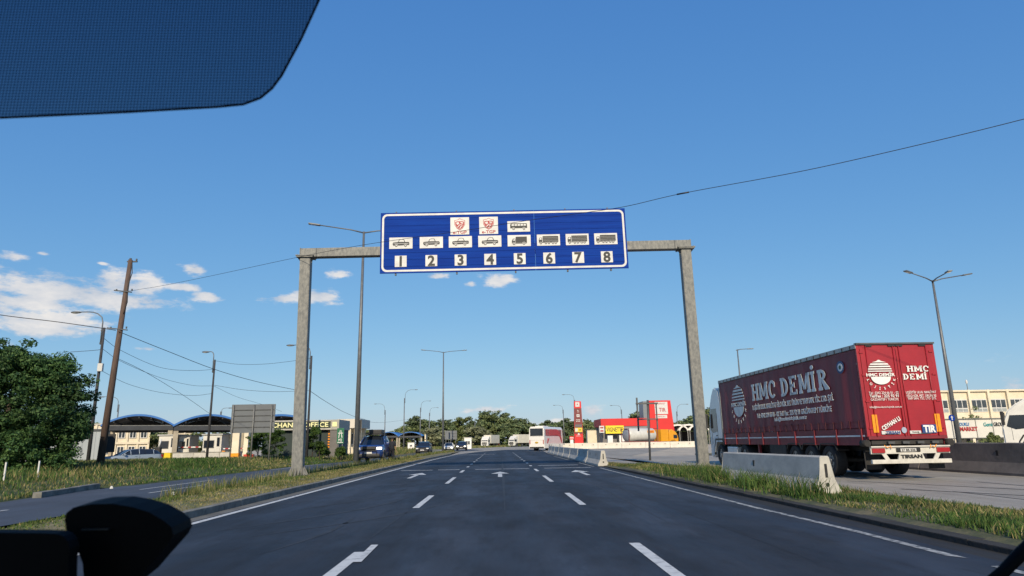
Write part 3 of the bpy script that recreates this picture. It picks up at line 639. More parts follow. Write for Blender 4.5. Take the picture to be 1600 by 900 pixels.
        P(b, [(-.17,.16),(-.05,.19),(-.02,.10),(-.12,.05)], M['white'], 3); P(b, [(.03,.19),(.16,.17),(.14,.10),(.05,.13)], M['white'], 3)
        P(b, [(-.12,-.06),(-.02,.06),(.13,.08),(.13,.06),(.0,.03),(-.09,-.085)], M['white'], 3); P(b, [(-.02,-.13),(.03,-.02),(.12,.03),(.13,.01),(.06,-.05),(.02,-.13)], M['white'], 3)
        b.text('e-TGP', .20, (.0, -.052, -.31), rd, width=.64, bold=.004, ext=.003)
        b.build('toll_pass_plaque', board)
gantry()

# ---------------------------------------------------------------- lamps, poles, wires
def double_lamp(loc, h, arms, label, r=.17, cat='street lamp', group='tall double armed street lamps'):
    o = root('street_lamp', loc, 0, label, cat, group); m = M['lampm']
    b = MB(); b.cyl((0,0,-.1), (0,0,h), r, m, r*.42, 12); b.cyl((0,0,0), (0,0,.03), r*2, m, n=12); b.build('pole', o)
    for (dx, dy, dz) in arms:
        e = Vector((dx, dy, h+dz)); u = (e-Vector((0,0,h))); 
        b = MB(); b.tube([(0,0,h-.1), Vector((0,0,h))+u*.3, e], .055, m, 8, .04); b.build('arm', o)
        b = MB(); d = u.normalized(); q = d.to_track_quat('X', 'Z').to_matrix()
        b.box(e + d*.35, (.85, .30, .10), m, R=q, bev=.03); b.box(e + d*.42 - Vector((0,0,.058)), (.5, .2, .02), M['lampw'], R=q); b.build('lamp_head', o)
    return o
p = D(555, 722, 48); tp = D(566, 360, 48)
l1 = double_lamp((p.x+.05, 48, p.z-.1), tp.z-p.z, [(-3.2,-.6,.35),(3.2,.6,.35)], 'tallest double armed grey street lamp just left of the blue sign', .19)
p = D(692, 705, 116); tp = D(692, 550, 116)
double_lamp((p.x, 116, .0), tp.z, [(-3.1,-.4,.3),(3.3,.5,.3)], 'distant double armed street lamp at the tip of the left verge', .20)
p = D(1490, 640, 52); tp = D(1457, 438, 52)
o = double_lamp((tp.x, 52, .0), tp.z, [(-2.6,-1.4,.3),(2.9,.4,.5),(-1.1,-3.4,-.2)], 'three armed street lamp standing right behind the red lorry', .19)
tp = D(1152, 546, 92)
double_lamp((tp.x, 92, 0), tp.z, [(.9,2.6,.25),(1.3,-.4,.0)], 'street lamp rising behind the front of the red trailer', .18)
def swan_lamp(loc, h, reach, label, dirx=-1, mtl=None, r=.11, rise=1.3, name='street_lamp', wooden=False, group='curved arm street lamps'):
    o = root(name, loc, 0, label, 'street lamp', group); m = M['wood'] if wooden else M['lampm']
    b = MB(); b.cyl((0,0,-.2), (0,0,h), r, mtl or m, r*.62, 10); b.build('pole', o)
    b = MB(); x0 = dirx*.0
    pts = [(dirx*r, -.02, h-1.2), (dirx*(r+.02), 0, h+rise*.35)] + [(dirx*(r + reach*(1-math.cos(t))*.62), 0, h + rise*.35 + rise*.65*math.sin(t)) for t in (.5, .95, 1.3, 1.57)] + [(dirx*(r+reach), 0, h+rise)]
    b.tube(pts, .045, M['lampm'], 7, .035); b.box((dirx*r*.5, 0, h-1.1), (r*2, .12, .06), M['galv_dark']); b.box((dirx*r*.5, 0, h-.2), (r*2, .12, .06), M['galv_dark']); b.build('arm', o)
    b = MB(); b.ell((dirx*(r+reach+.28), 0, h+rise-.02), (.38, .13, .085), M['lampm']); b.ell((dirx*(r+reach+.33), 0, h+rise-.06), (.25, .10, .06), M['lampw']); b.build('lamp_head', o)
    return o
tp = D(163, 512, 47)
dkp = mat('old_pole', (.05,.05,.055), .8, (.03,.03,.032), 4)
swan_lamp((tp.x, 47, .4), tp.z-.4, 1.7, 'curved arm street lamp on a dark pole beside the large leafy tree', -1, dkp, .13, 1.15)
tp = D(336, 562, 62)
swan_lamp((tp.x, 62, .3), tp.z-.3, .5, 'dark pole with a short lamp arm left of the grey sign back', -1, dkp, .12, .75)
tp = D(487, 556, 60)
swan_lamp((tp.x, 60, .3), tp.z-.3, 1.55, 'curved arm street lamp on a dark pole behind the left gantry leg', -1, dkp, .12, 1.0)
for (px, py, pb, Y, dr, rs, lab) in [(186,632,700,112,-1,1.3,'small far curved street lamp above the first blue canopy'),(345,643,700,120,1,.6,'faint far curved lamp above the second canopy'),
      (632,622,698,165,1,2.0,'curved street lamp right of the officer above the far canopies'),(657,637,698,205,1,2.0,'second far curved lamp right of the officer'),
      (671,645,698,240,1,1.8,'third and faintest far curved lamp before the tree line'),(602,641,698,190,-1,1.8,'far curved lamp pointing left behind the pickup'),
      (898,625,690,170,-1,1.4,'curved lamp with bright head left of the red pylon'),(880,640,690,215,-1,1.4,'farther two armed lamp behind the coach'),
      (971,640,655,190,-1,1.2,'curved lamp rising behind the red shop roof'),(1057,643,690,170,1,1.8,'thin curved lamp right of the red tower'),(742,655,698,255,1,.5,'thin far lamp beside the small white kiosk')]:
    t_ = D(px, py, Y); swan_lamp((t_.x, Y, 0), t_.z, 2.4*(1 if rs > 1 else .5), lab, dr, None, .11+.0003*Y, rs)
# wooden utility pole
wp0, wp1 = D(156, 726, 41), D(204, 406, 41)
o = root('utility_pole', (wp0.x, 41, wp0.z), 0, 'leaning brown wooden utility pole beside the large leafy tree', 'utility pole')
tpz = wp1-wp0; b = MB(); b.cyl((0,0,-.3), tpz, .22, M['wood'], .13, 12); b.build('pole', o)
b = MB(); b.box(tpz+Vector((.12,0,-.12)), (.62, .1, .07), M['galv_dark']); b.cyl(tpz+Vector((.38,0,-.1)), tpz+Vector((.38,0,.06)), .05, M['galv_dark']); b.cyl(tpz+Vector((0,0,-.02)), tpz+Vector((0,0,.1)), .07, M['galv_dark']); b.build('crossarm', o)
for f in (.835, .645):
    q = tpz*f; b = MB(); b.box(q+Vector((-.1,-.14,0)), (1.1 if f > .8 else 1.25, .08, .06), M['galv_dark'], R=Matrix.Rotation(.12, 3, 'Y'))
    for s in (-.5, .45): b.cyl(q+Vector((s,-.14,.02)), q+Vector((s,-.14,.14)), .045, M['galv_dark'], n=8)
    b.build('bracket', o)
b = MB(); b.tube([tpz+Vector((.16,-.1,-.1)), tpz*.93+Vector((.28,-.1,0)), tpz*.86+Vector((.16,-.14,0)), tpz*.78+Vector((.25,-.1,0)), tpz*.72+Vector((.12,-.1,0))], .025, M['wire'], 6); b.build('down_cable', o)

def onplane(px, py, A, B):
    d = ray(px, py); A = Vector(A[:2]); B = Vector(B[:2]); e = B-A     # d.xy*t = A + e*s
    det = d.x*(-e.y) - d.y*(-e.x); t = (A.x*(-e.y) - A.y*(-e.x))/det; return Vector((d.x*t, d.y*t, EYE + d.z*t))
def cable(pts_px, A, B, r, label, extra=None):
    P = [onplane(px, py, A, B) for px, py in pts_px]
    # smooth with Catmull-Rom in 3D
    Q = []
    E = [P[0]*2-P[1]] + P + [P[-1]*2-P[-2]]
    for i in range(1, len(E)-2):
        for k in range(8):
            t = k/8; p0, p1, p2, p3 = E[i-1:i+3]
            Q.append(.5*((2*p1) + (p2-p0)*t + (2*p0-5*p1+4*p2-p3)*t*t + (-p0+3*p1-3*p2+p3)*t**3))
    Q.append(P[-1]); b = MB(); b.tube(Q, r, M['wire'], 6)
    if extra: e = onplane(*extra, A, B); d = (Q[-1]-Q[0]).normalized(); b.cyl(e-d*.18, e+d*.18, r*2.6, M['wire'], n=8)
    b.build('overhead_cable', label=label, cat='cable', group='overhead cables')
W_ = (wp1.x, 41); LPp = (D(163,512,47).x, 47); MP = (D(336,562,62).x, 62); P2 = (D(487,556,60).x, 60); SGN = (6, 26)
RE = (D(1600,185,13).x, 13)
cable([(186,457),(250,447),(330,431),(465,402),(560,384),(640,372),(720,361),(808,347),(900,334),(975,323),(1067,302),(1250,268),(1420,230),(1600,186),(1800,132)], W_, RE, .009, 'long black cable crossing in front of the blue sign to the upper right', (1067,302))
cable([(-140,470),(0,492),(90,503),(181,516)], (-46, 33), W_, .022, 'black cable entering from the left edge to the wooden pole')
cable([(185,518),(260,548),(335,577),(400,596),(470,611)], W_, P2, .020, 'thick cable sloping from the wooden pole to the pole behind the gantry leg')
cable([(160,527),(190,548),(250,574),(300,579),(336,577)], LPp, MP, .014, 'sagging cable from the curved lamp pole to the mid pole')
cable([(160,545),(190,565),(250,590),(300,602),(332,603)], LPp, MP, .013, 'second sagging cable below it to the mid pole')
cable([(160,580),(200,600),(250,613),(300,618),(331,615)], LPp, MP, .013, 'lowest sagging cable between curved lamp pole and mid pole')
cable([(184,560),(230,583),(290,620),(330,648),(360,668)], W_, (-27, 80), .013, 'thin cable dropping from the wooden pole towards the canopies')
cable([(338,564),(370,569),(410,569),(450,565),(484,560)], MP, P2, .014, 'sagging cable between the two dark mid poles')
cable([(335,602),(380,609),(430,612),(486,610)], MP, P2, .014, 'lower cable between the two dark mid poles')
cable([(334,603),(370,620),(410,632),(440,643)], MP, (-19, 72), .012, 'thin cable from mid pole down behind the grey sign back')
cable([(486,612),(510,628),(540,645),(566,654),(600,660),(640,655)], P2, (-28, 165), .022, 'cable running from the second dark pole to the far lamps')
cable([(110,550),(140,548),(160,546)], (-40, 44), LPp, .016, 'short cable from the curved lamp pole into the leafy tree')
b = MB(); e = D(157, 574, 46.8); b.box(e, (.34, .2, .55), M['white'], bev=.02); b.box(e+Vector((0,.18,0)), (.1,.2,.1), M['galv_dark']); b.build('meter_box', label='small white box hanging on the dark curved lamp pole', cat='box')

# ---------------------------------------------------------------- barriers
def barrier_mb(L_, H_=.85, wb=.62, wt=.22, m=None):
    m = m or M['conc']; b = MB(); pr = [(-wb/2,0),(wb/2,0),(wb/2,.09),(.17,.34*H_/.85),(wt/2,H_-.03),(wt/2-.03,H_),(-wt/2+.03,H_),(-wt/2,H_-.03),(-.17,.34*H_/.85),(-wb/2,.09)]
    b.prism(pr, 'y', 0, L_, m)
    bmesh.ops.bevel(b.bm, geom=[e for e in b.bm.edges if abs(e.verts[0].co.y-e.verts[1].co.y) < 1e-4], offset=.015, segments=1, affect='EDGES')
    return b
def barrier(name, loc, rz, L_, label, H_=.85, group=None, holes=(.33, .8), m=None, endslot=True):
    o = root(name, loc, rz, label, 'barrier', group); barrier_mb(L_, H_, m=m).build('body', o)
    b = MB(); dk = M['black']
    for s in (-1, 1):
        for f in holes:
            t = math.atan2(.17-.11, H_*.56)
            b.box((s*(.135), L_*f, H_*.68), (.03, .10, .17), dk)
    b.build('lifting_slot', o)
    if endslot:
        b = MB(); b.box((0,-.001,H_*.62), (.06,.012,.30), dk); b.cyl((0,-.008,H_*.26), (0,.01,H_*.26), .045, dk, n=12); b.box((0,L_+.001,H_*.62), (.06,.012,.30), dk); b.build('end_slot', o)
    return o
nb = barrier('concrete_barrier', (7.40, 15.5, .12), rad(1.0), 6.4, 'near pale concrete barrier standing in the grass in front of the red lorry', .85, holes=(.60,), group=None)
row = [(5.82,38.4),(5.88,44.6),(5.94,50.8),(6.01,57.0),(6.08,63.2),(6.16,69.4),(6.25,75.6),(6.35,81.8),(6.47,88.0)]
words = ['nearest','second','third','fourth','fifth','sixth','seventh','farthest']
p0 = None
for i, (a, c) in enumerate(zip(row, row[1:])):
    rz = -math.atan2(c[0]-a[0], c[1]-a[1]); lab = '%s concrete barrier of the curving row along the main road' % words[i]
    if p0 is None: p0 = barrier('concrete_barrier', (a[0], a[1], .0), rz, 5.96, lab, .85, 'barriers in the row beside the main road')
    else: dup(p0, (a[0], a[1], 0), rz, lab)
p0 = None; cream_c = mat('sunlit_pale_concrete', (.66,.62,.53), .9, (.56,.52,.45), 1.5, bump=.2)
a, c = D(862, 699, 121), D(1086, 697, 116)
N_ = 6; words = ['first','second','third','fourth','fifth','sixth']
for i in range(N_):
    s, e = a.lerp(c, i/N_), a.lerp(c, (i+1)/N_); rz = -math.atan2(e.x-s.x, e.y-s.y); L_ = (e-s).length-.04
    lab = '%s pale barrier from the left in the row in front of the fuel station' % words[i]
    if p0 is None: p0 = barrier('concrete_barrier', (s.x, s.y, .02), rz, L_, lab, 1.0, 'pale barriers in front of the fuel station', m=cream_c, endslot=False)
    else: dup(p0, (s.x, s.y, .02), rz, lab)
p0 = None
for i in range(4):
    lab = ['nearest dark stained barrier at the right edge of the frame','dark stained barrier right behind the lorry rear','dark barrier hidden mostly by the lorry wheels','far dark barrier beyond the red lorry'][i]
    shaded = mat('shaded_concrete', (.22,.195,.185), .9, (.10,.092,.088), .9, bump=.3, mid=(.3,.7))  # darker than the other barriers: their shaded side is put into the colour
    loc = (16.35, 14.0+6.05*i, .09)
    if p0 is None: p0 = barrier('concrete_barrier', loc, 0, 6.0, lab, 1.02, 'dark barriers along the right side of the lot', m=shaded)
    else: dup(p0, loc, 0, lab)

# ---------------------------------------------------------------- wheels and trucks
def wheel(o, x, y, r, w_, side, z=None):
    z = r if z is None else z
    b = MB(); n = 22; xi, xo = x-side*w_, x
    ring = [(xi, r*.93), (xi+side*w_*.12, r), (xo-side*w_*.12, r), (xo, r*.93), (xo, r*.60), (xi, r*.60)]
    K = len(ring)
    vs = [[b.v((px, y+rr*math.cos(2*math.pi*i/n), z+rr*math.sin(2*math.pi*i/n))) for px, rr in ring] for i in range(n)]
    for i in range(n):
        for k in range(K): b.face([vs[i][k], vs[i][(k+1)%K], vs[(i+1)%n][(k+1)%K], vs[(i+1)%n][k]], M['tyre'], k in (0, 1, 2))
    t = b.build('wheel', o)
    b = MB(); b.cyl((x-side*.09, y, z), (x-side*.03, y, z), r*.62, M['rim'], n=18); b.cyl((x-side*.03, y, z), (x+side*.01, y, z), r*.24, M['rim'], n=10)
    for i in range(6): a_ = i*math.pi/3; b.cyl((x-side*.031, y+r*.42*math.cos(a_), z+r*.42*math.sin(a_)), (x-side*.027, y+r*.42*math.cos(a_), z+r*.42*math.sin(a_)), r*.09, M['black'], n=8)
    b.build('rim', t)
def cab(o, yf, m, H_=3.7, L_=2.25, z0=.35, W=2.46, r=.5, dark=None, deflector=True):
    """European cab-over, front plane at y=yf facing +Y"""
    dark = dark or M['black']; w2 = W/2
    prof = [(yf-L_, z0+.65), (yf-L_, H_-.75), (yf-L_+.25, H_-.08 if deflector else H_-.7), (yf-L_+.9, H_ if deflector else H_-.62), (yf-.75, H_-.45 if deflector else H_-.6), (yf-.32, H_-.82), (yf-.04, 1.75), (yf, 1.55), (yf, z0+.08), (yf-.08, z0), (yf-.35, z0), (yf-.62, z0+.12), (yf-.72, z0+.50), (yf-.92, 2*r+.18), (yf-1.85, 2*r+.18)]
    b = MB(); b.prism(prof, 'x', -w2, w2, m)
    bmesh.ops.bevel(b.bm, geom=[e for e in b.bm.edges if abs(e.verts[0].co.x-e.verts[1].co.x) < 1e-4 and min(v.co.z for v in e.verts) > z0-.01], offset=.07, segments=3, affect='EDGES')
    c = b.build('cab', o)
    t0, t1 = (yf-.055, 1.84), (yf-.33, H_-.86)
    b = MB(); g = .012
    P = [(-w2+.13, t0[0]+g, t0[1]), (w2-.13, t0[0]+g, t0[1]), (w2-.2, t1[0]+g, t1[1]-.04), (-w2+.2, t1[0]+g, t1[1]-.04)]
    Q = [(x, y-.03, z) for x, y, z in P]; A = [b.v(p) for p in P]; B = [b.v(p) for p in Q]
    b.face(A, M['glass']); b.face(B[::-1], M['glass'])
    for i in range(4): b.face([A[i], B[i], B[(i+1)%4], A[(i+1)%4]], M['black'])
    b.build('windscreen', o)
    for s in (-1, 1):
        b = MB(); b.prism([(yf-.22, 1.72), (yf-.42, H_-1.05), (yf-1.25, H_-1.05), (yf-1.25, 1.62), (yf-.6, 1.55)], 'x', s*(w2-.01), s*(w2+.006), M['glass']); b.build('side_window', o)
        b = MB(); b.box((s*(w2+.13), yf-.10, 2.15), (.10, .16, .72), dark, bev=.03); b.box((s*(w2+.04), yf-.12, 2.48), (.2, .05, .05), dark); b.box((s*(w2+.04), yf-.12, 1.9), (.2, .05, .05), dark); b.build('mirror', o)
        b = MB(); b.box((s*(w2-.22), yf+.01, z0+.42), (.38, .04, .2), M['lampw'], bev=.015); b.build('headlight', o)
        b = MB(); b.prism([(yf-.60, z0+.14), (yf-.70, z0+.52), (yf-.90, 2*r+.20), (yf-1.87, 2*r+.20), (yf-2.05, z0+.6), (yf-2.12, z0+.6), (yf-1.92, 2*r+.28), (yf-.86, 2*r+.28), (yf-.64, z0+.55), (yf-.55, z0+.14)], 'x', s*(w2-.3), s*(w2+.012), dark); b.build('wheel_arch', o)
        b = MB(); b.box((s*(w2+.004), yf-1.28, 1.75), (.008, .015, 1.5), dark); b.box((s*(w2+.004), yf-.42, 1.5), (.008, .012, 1.0), dark); b.box((s*(w2+.01), yf-1.12, 1.42), (.02, .16, .05), dark); b.build('door_seam', o)
        wheel(o, s*(w2-.03), yf-1.38, r, .30, s)
    b = MB(); b.box((0, yf+.008, 1.38), (1.6, .03, .26), dark); b.box((0, yf+.008, 1.02), (1.7, .03, .30), dark); b.box((0, yf+.012, z0+.30), (1.3, .03, .26), dark); b.build('grille', o)
    b = MB(); b.box((0, yf+.022, z0+.33), (.52, .01, .11), M['white']); b.build('number_plate', o)
    return c

# slab serif letters as strokes (cell 1 high)
def slab(b, word, x0, z0, h, wl, gap, m, X, t=.26):
    """each letter wl wide (times factor); strokes are boxes on the local XZ plane facing -Y"""
    def bx(x, z, w_, hh): b.T = X; b.box((x+w_/2, 0, z+hh/2), (w_, .008, hh), m)
    def poly(P): b.T = X; b.prism(P, 'y', -.004, .004, m)
    x = x0; sf = .14*h
    def arc(cx, cz, rx, rz, tx, tz, a0, a1, k=14):
        A = [(cx+rx*math.cos(rad(a0+(a1-a0)*i/k)), cz+rz*math.sin(rad(a0+(a1-a0)*i/k))) for i in range(k+1)]
        B = [(cx+(rx-tx)*math.cos(rad(a0+(a1-a0)*i/k)), cz+(rz-tz)*math.sin(rad(a0+(a1-a0)*i/k))) for i in range(k+1)]
        for i in range(k): poly([A[i], A[i+1], B[i+1], B[i]])
    for ch in word:
        if ch == ' ': x += wl*.55; continue
        W = {'M': 1.3, 'I': .62, 'İ': .62}.get(ch, 1.0)*wl; st = t*wl
        def vert(xx): bx(xx, z0+sf, st, h-2*sf); bx(xx-st*.28, z0, st*1.56, sf); bx(xx-st*.28, z0+h-sf, st*1.56, sf)
        a = x + st*.28; e = x + W - st*1.28
        if ch == 'H': vert(a); vert(e); bx(a+st, z0+h*.43, e-a-st, h*.15)
        elif ch == 'M':
            vert(a); vert(e); c = (a+e+st)/2
            poly([(a+st*.3, z0+h), (a+st*1.2, z0+h), (c+st*.25, z0+h*.18), (c-st*.45, z0+h*.18)]); poly([(e+st*.7, z0+h), (e-st*.2, z0+h), (c-st*.25, z0+h*.18), (c+st*.45, z0+h*.18)])
        elif ch == 'C': arc(x+W*.52, z0+h/2, W*.50, h*.51, st, sf*1.1, 48, 312); bx(x+W*.74, z0+h*.60, st*.7, h*.28)
        elif ch == 'D': vert(a); arc(a+st*.8, z0+h/2, W*.62, h/2, st, sf, -90, 90); 
        elif ch == 'E': vert(a); bx(a, z0, W*.78, sf); bx(a, z0+h-sf, W*.78, sf); bx(a, z0+h*.44, W*.5, sf*.9); bx(a+W*.66, z0, W*.14, h*.26); bx(a+W*.66, z0+h*.76, W*.14, h*.24); bx(a+W*.44, z0+h*.36, W*.12, h*.28)
        elif ch in 'Iİ':
            vert(a)
            if ch == 'İ': poly([(a+st/2+st*.62*math.cos(2*math.pi*i/14), z0+h*1.2+h*.11*math.sin(2*math.pi*i/14)) for i in range(14)])
        elif ch == 'R': vert(a); arc(a+st*.8, z0+h*.73, W*.5, h*.27, st*.9, sf*.9, -90, 90); poly([(a+st*.9, z0+h*.5), (a+st*1.8, z0+h*.5), (x+W*1.02, z0+sf*.5), (x+W*1.02, z0), (x+W*.62, z0)])
        x += W + gap
    return x
def logo(b, cx, cz, r, m, X, kx=1.0):
    """striped half sun over a bowl, with lettering on an arc"""
    b.T = X
    for i, (f0, f1) in enumerate(((.80,1.0),(.60,.72),(.41,.52),(.22,.32),(.05,.13))):
        a, c = math.sqrt(max(0, 1-f0*f0)), math.sqrt(max(0, 1-f1*f1))
        b.prism([(cx-a*r*kx, cz+f0*r+.12*r), (cx+a*r*kx, cz+f0*r+.12*r), (cx+(a*.35+c*.65)*r*kx, cz+(f0+f1)/2*r+.12*r), (cx+c*r*kx if c > .05 else cx+.02, cz+f1*r+.12*r), (cx-c*r*kx if c > .05 else cx-.02, cz+f1*r+.12*r), (cx-(a*.35+c*.65)*r*kx, cz+(f0+f1)/2*r+.12*r)], 'y', -.004, .004, m)
    b.T = Matrix.Identity(4)
    b.text('HMC DEMİR', .34*r, (cx, 0, cz-.04*r), m, width=2.35*r*kx, X=X, bold=.012*r)
    b.T = X; k = 16
    b.prism([(cx+.82*r*kx*math.cos(rad(180+180*i/k)), cz-.24*r+.62*r*math.sin(rad(180+180*i/k))) for i in range(k+1)], 'y', -.004, .004, m)
    b.T = Matrix.Identity(4)
    for i, ch in enumerate('LOJİSTİK'):
        a = rad(197 + 146*i/7); px, pz = cx+1.12*r*kx*math.cos(a), cz-.20*r+.98*r*math.sin(a)
        b.text(ch, .27*r, (0, 0, 0), m, X=X @ Matrix.Translation((px, 0, pz)) @ Matrix.Rotation(-(a+math.pi/2), 4, 'Y'), bold=.006*r)

# ---------------------------------------------------------------- the red curtain-side lorry
def red_lorry():
    # local frame: origin at trailer rear centre on the ground, front towards +Y
    c0, c1, cr = Vector((11.12, 20.44)), Vector((10.93, 33.34)), Vector((13.51, 20.25))
    rz = math.atan2(-(c1.x-c0.x), c1.y-c0.y); Lt = 12.7
    mid = (c0+cr)/2
    o = root('articulated_lorry', (mid.x, mid.y, .12), rz, 'red curtain sided articulated lorry with white cab on the right lot', 'lorry')
    W = 2.46; w2 = W/2; ztop, zbot = 4.03, 1.0
    red = mat('tarpaulin_red', (.28,.035,.045), .55, (.18,.028,.036), 1.6, bump=.3, bscale=1.5, streak=(1,1,.25), detail=9)
    redd = mat('door_red', (.34,.012,.022), .45, (.27,.010,.019), 1.4, coat=.12, detail=9)
    redl = mat('board_red', (.22,.02,.03), .5, (.15,.014,.022), 2)
    wh = mat('lorry_lettering', (.80,.80,.77), .6, (.64,.64,.62), 3); al = mat('aluminium_rail', (.42,.42,.40), .45, (.30,.30,.29), 6, metal=.4)
    # curtains with gentle waves
    for s in (-1, 1):
        b = MB(); nx, nz = 90, 6; V = []
        for j in range(nz+1):
            z = 1.52 + (ztop-.12-1.52)*j/nz
            V.append([b.v((s*(w2-.022+.016*math.sin(i*1.05+.3*math.sin(i*.37))*(.35+.65*(1-j/nz))+.007*math.sin(i*2.7+j*.5)+.012*math.sin(i*.31)), .12+(Lt-.22)*i/nx, z)) for i in range(nx+1)])
        for j in range(nz):
            for i in range(nx):
                q = [V[j][i], V[j][i+1], V[j+1][i+1], V[j+1][i]]
                b.face(q if s > 0 else q[::-1], red, True)
        cu = b.build('side_curtain', o)
        if s < 0:
            X = Matrix.Translation((-w2-.018, 0, 0)) @ Matrix.Rotation(-math.pi/2, 4, 'Z')
            # along -X face: reading direction from front (far) to rear (near): local x of text = -y of lorry
            b = MB()
            def ty(y): return -y
            logo(b, ty(10.22), 2.84, .72, wh, X, kx=1.05)
            b.build('side_logo', o); b = MB()
            x = slab(b, 'HMC', ty(8.53), 2.82, .70, .71, .06, wh, X); b.build('side_name', o); b = MB(); slab(b, 'DEMİR', x+.39, 2.82, .70, .71, .06, wh, X); b.build('side_name', o); b = MB(); b.T = Matrix.Identity(4)
            b.text('LOJİSTİK ULUS. NAKLİYAT FİLO KİR. PET. ÜRÜN VE YAPI SAN. TİC. LTD. ŞTİ.', .27, (ty(5.14), 0, 2.54), wh, width=6.9, X=X, bold=.006)
            b.text('Tel : 0342 224 66 01 - 02 Tel / Fax : 225 92 91 GAZİANTEP / TÜRKİYE', .25, (ty(5.05), 0, 2.21), wh, width=6.3, X=X, bold=.006)
            b.text('info@hmcdemirlojistik.com.tr', .20, (ty(5.09), 0, 1.96), wh, width=2.75, X=X, bold=.004)
            b.build('side_lettering', o)
            b = MB(); b.T = X; c = ty(1.02)
            rg = mat('badge_blue', (.03,.08,.2), .5)
            for r_, m_, d in ((.20, rg, 0), (.13, wh, .004), (.065, mat('badge_green', (.03,.09,.05), .5), .008)):
                b.prism([(c+r_*1.15*math.cos(2*math.pi*i/20), 3.45+r_*math.sin(2*math.pi*i/20)) for i in range(20)], 'y', -.006-d, .0, m_)
            b.build('round_badge', o)
        b = MB(); b.box((s*(w2-.035), Lt/2, 1.25), (.05, Lt-.2, .50), redl); 
        for k in range(9): b.box((s*(w2+.012), .3+k*(Lt-.6)/8, 1.25), (.03, .07, .50), redl)
        b.box((s*(w2-.006), Lt/2, 1.28), (.012, Lt-.3, .045), wh); b.build('side_board', o)
        b = MB(); 
        for k in range(24): y = .4+k*(Lt-.8)/23; b.box((s*(w2+.006), y, 1.62), (.016, .035, .26), mat('curtain_strap', (.09,.012,.018), .7)); 
        b.box((s*(w2-.012), Lt/2, 1.715), (.02, Lt-.2, .02), redl); b.build('curtain_straps', o)
        b = MB(); b.box((s*(w2-.03), Lt/2, ztop-.04), (.09, Lt, .13), al)
        for k in range(26): b.box((s*(w2+.014), .3+k*(Lt-.6)/25, ztop-.06), (.02, .05, .12), M['chass'])
        b.build('roof_rail', o)
    b = MB(); b.box((0, Lt/2, ztop-.01), (W-.14, Lt-.04, .06), mat('roof_tarp', (.3,.3,.3), .7)); b.build('roof', o)
    b = MB(); b.box((0, Lt-.03, 2.6), (W, .06, 2.95), al); b.build('front_wall', o)
    # rear frame and two doors
    b = MB()
    for s in (-1, 1): b.box((s*(w2-.05), .03, (ztop+1.24)/2), (.10, .09, ztop-1.24), redd, bev=.01)
    b.box((0, .03, ztop-.06), (W-.2, .09, .12), redd); b.box((0, .02, 1.22), (W-.04, .12, .10), redl)
    b.box((0, .0, ztop+.035), (W+.02, .14, .05), M['galv_dark']); b.build('rear_frame', o)
    b = MB()
    for x in (-.85, -.12, .12, .85):
        b.box((x, -.035, ztop-.03), (.22, .04, .05), M['black'])
    b.build('marker_light', o)
    X0 = Matrix.Translation((0, -.004, 0))
    for s in (-1, 1):
        b = MB(); b.box((s*(w2-.1)/2, .0, 2.59), (w2-.115, .05, 2.64), redd, bev=.006)
        for k in range(5): b.box((s*(w2-.105)/2, -.026, 1.9+k*.5), (w2-.3, .003, .004), redd)
        d = b.build('rear_door', o)
        b = MB(); b.cyl((s*.09, -.05, 1.25), (s*.09, -.05, 3.98), .014, redd, n=8); b.cyl((s*(.95), -.05, 1.25), (s*.95, -.05, 3.98), .014, redd, n=8)
        b.box((s*.5, -.05, 1.33), (.42, .03, .03), M['galv_dark'])
        for q in (1.5, 2.3, 3.1, 3.8): b.box((s*(w2-.13), -.035, q), (.12, .03, .05), redd)
        b.build('locking_bar', d)
    XR = Matrix.Translation((0, -.066, 0)); b = MB()
    logo(b, -.60, 3.13, .38, wh, XR)
    b.build('rear_logo', o); b = MB()
    xx = slab(b, 'HMC', .25, 3.18, .18, .20, .02, wh, XR); slab(b, 'DEMİ', .10, 2.94, .18, .182, .02, wh, XR); b.build('rear_name', o); b = MB()
    b.text('Tel : 0342 224 66 01 - 02', .11, (-.58, 0, 2.55), wh, width=.92, X=XR); b.text('Tel/Fax : 225 92 91', .12, (-.58, 0, 2.455), wh, width=.90, X=XR, bold=.002); b.text('GAZİANTEP / TÜRKİYE', .10, (-.58, 0, 2.365), wh, width=.86, X=XR)
    b.build('rear_phone_lines', o); b = MB()
    b.text('LOJİSTİK ULUS. NAKLİYAT', .10, (.585, 0, 2.555), wh, width=.94, X=XR); b.text('FİLO KİR. PET. ÜRÜN VE', .10, (.585, 0, 2.46), wh, width=.92, X=XR); b.text('YAPI SAN. TİC. LTD. ŞTİ.', .10, (.585, 0, 2.37), wh, width=.90, X=XR)
    b.build('rear_address_lines', o); b = MB()
    b.text('info@hmcdemirlojistik.com.tr', .08, (-.575, 0, 2.12), wh, width=1.0, X=XR)
    b.build('rear_mail_line', o); b = MB()
    b.text('CEYHAN LI', .17, (0, 0, 0), wh, width=.66, X=XR @ Matrix.Translation((-.49, 0, 1.635)) @ Matrix.Rotation(-rad(28), 4, 'Y'), bold=.006)
    b.build('town_lettering', o)
    y = -.045
    for x in (-.965, .975): b = MB(); b.box((x, y, 1.635), (.16, .03, .53), M['amber']); b.build('reflector_panel', o)
    b = MB(); b.box((-.52, -.055, 1.365), (.58, .02, .10), M['white']); b.text('TIRSAN', .11, (-.47, -.07, 1.365), mat('sticker_blue', (.02,.06,.22), .5), width=.44, bold=.004); b.build('maker_sticker', o); b = MB(); b.box((.23, -.055, 1.365), (.34, .02, .09), M['white']); b.text('TRAILER', .06, (.23, -.07, 1.365), M['ink'], width=.22); b.build('type_sticker', o)
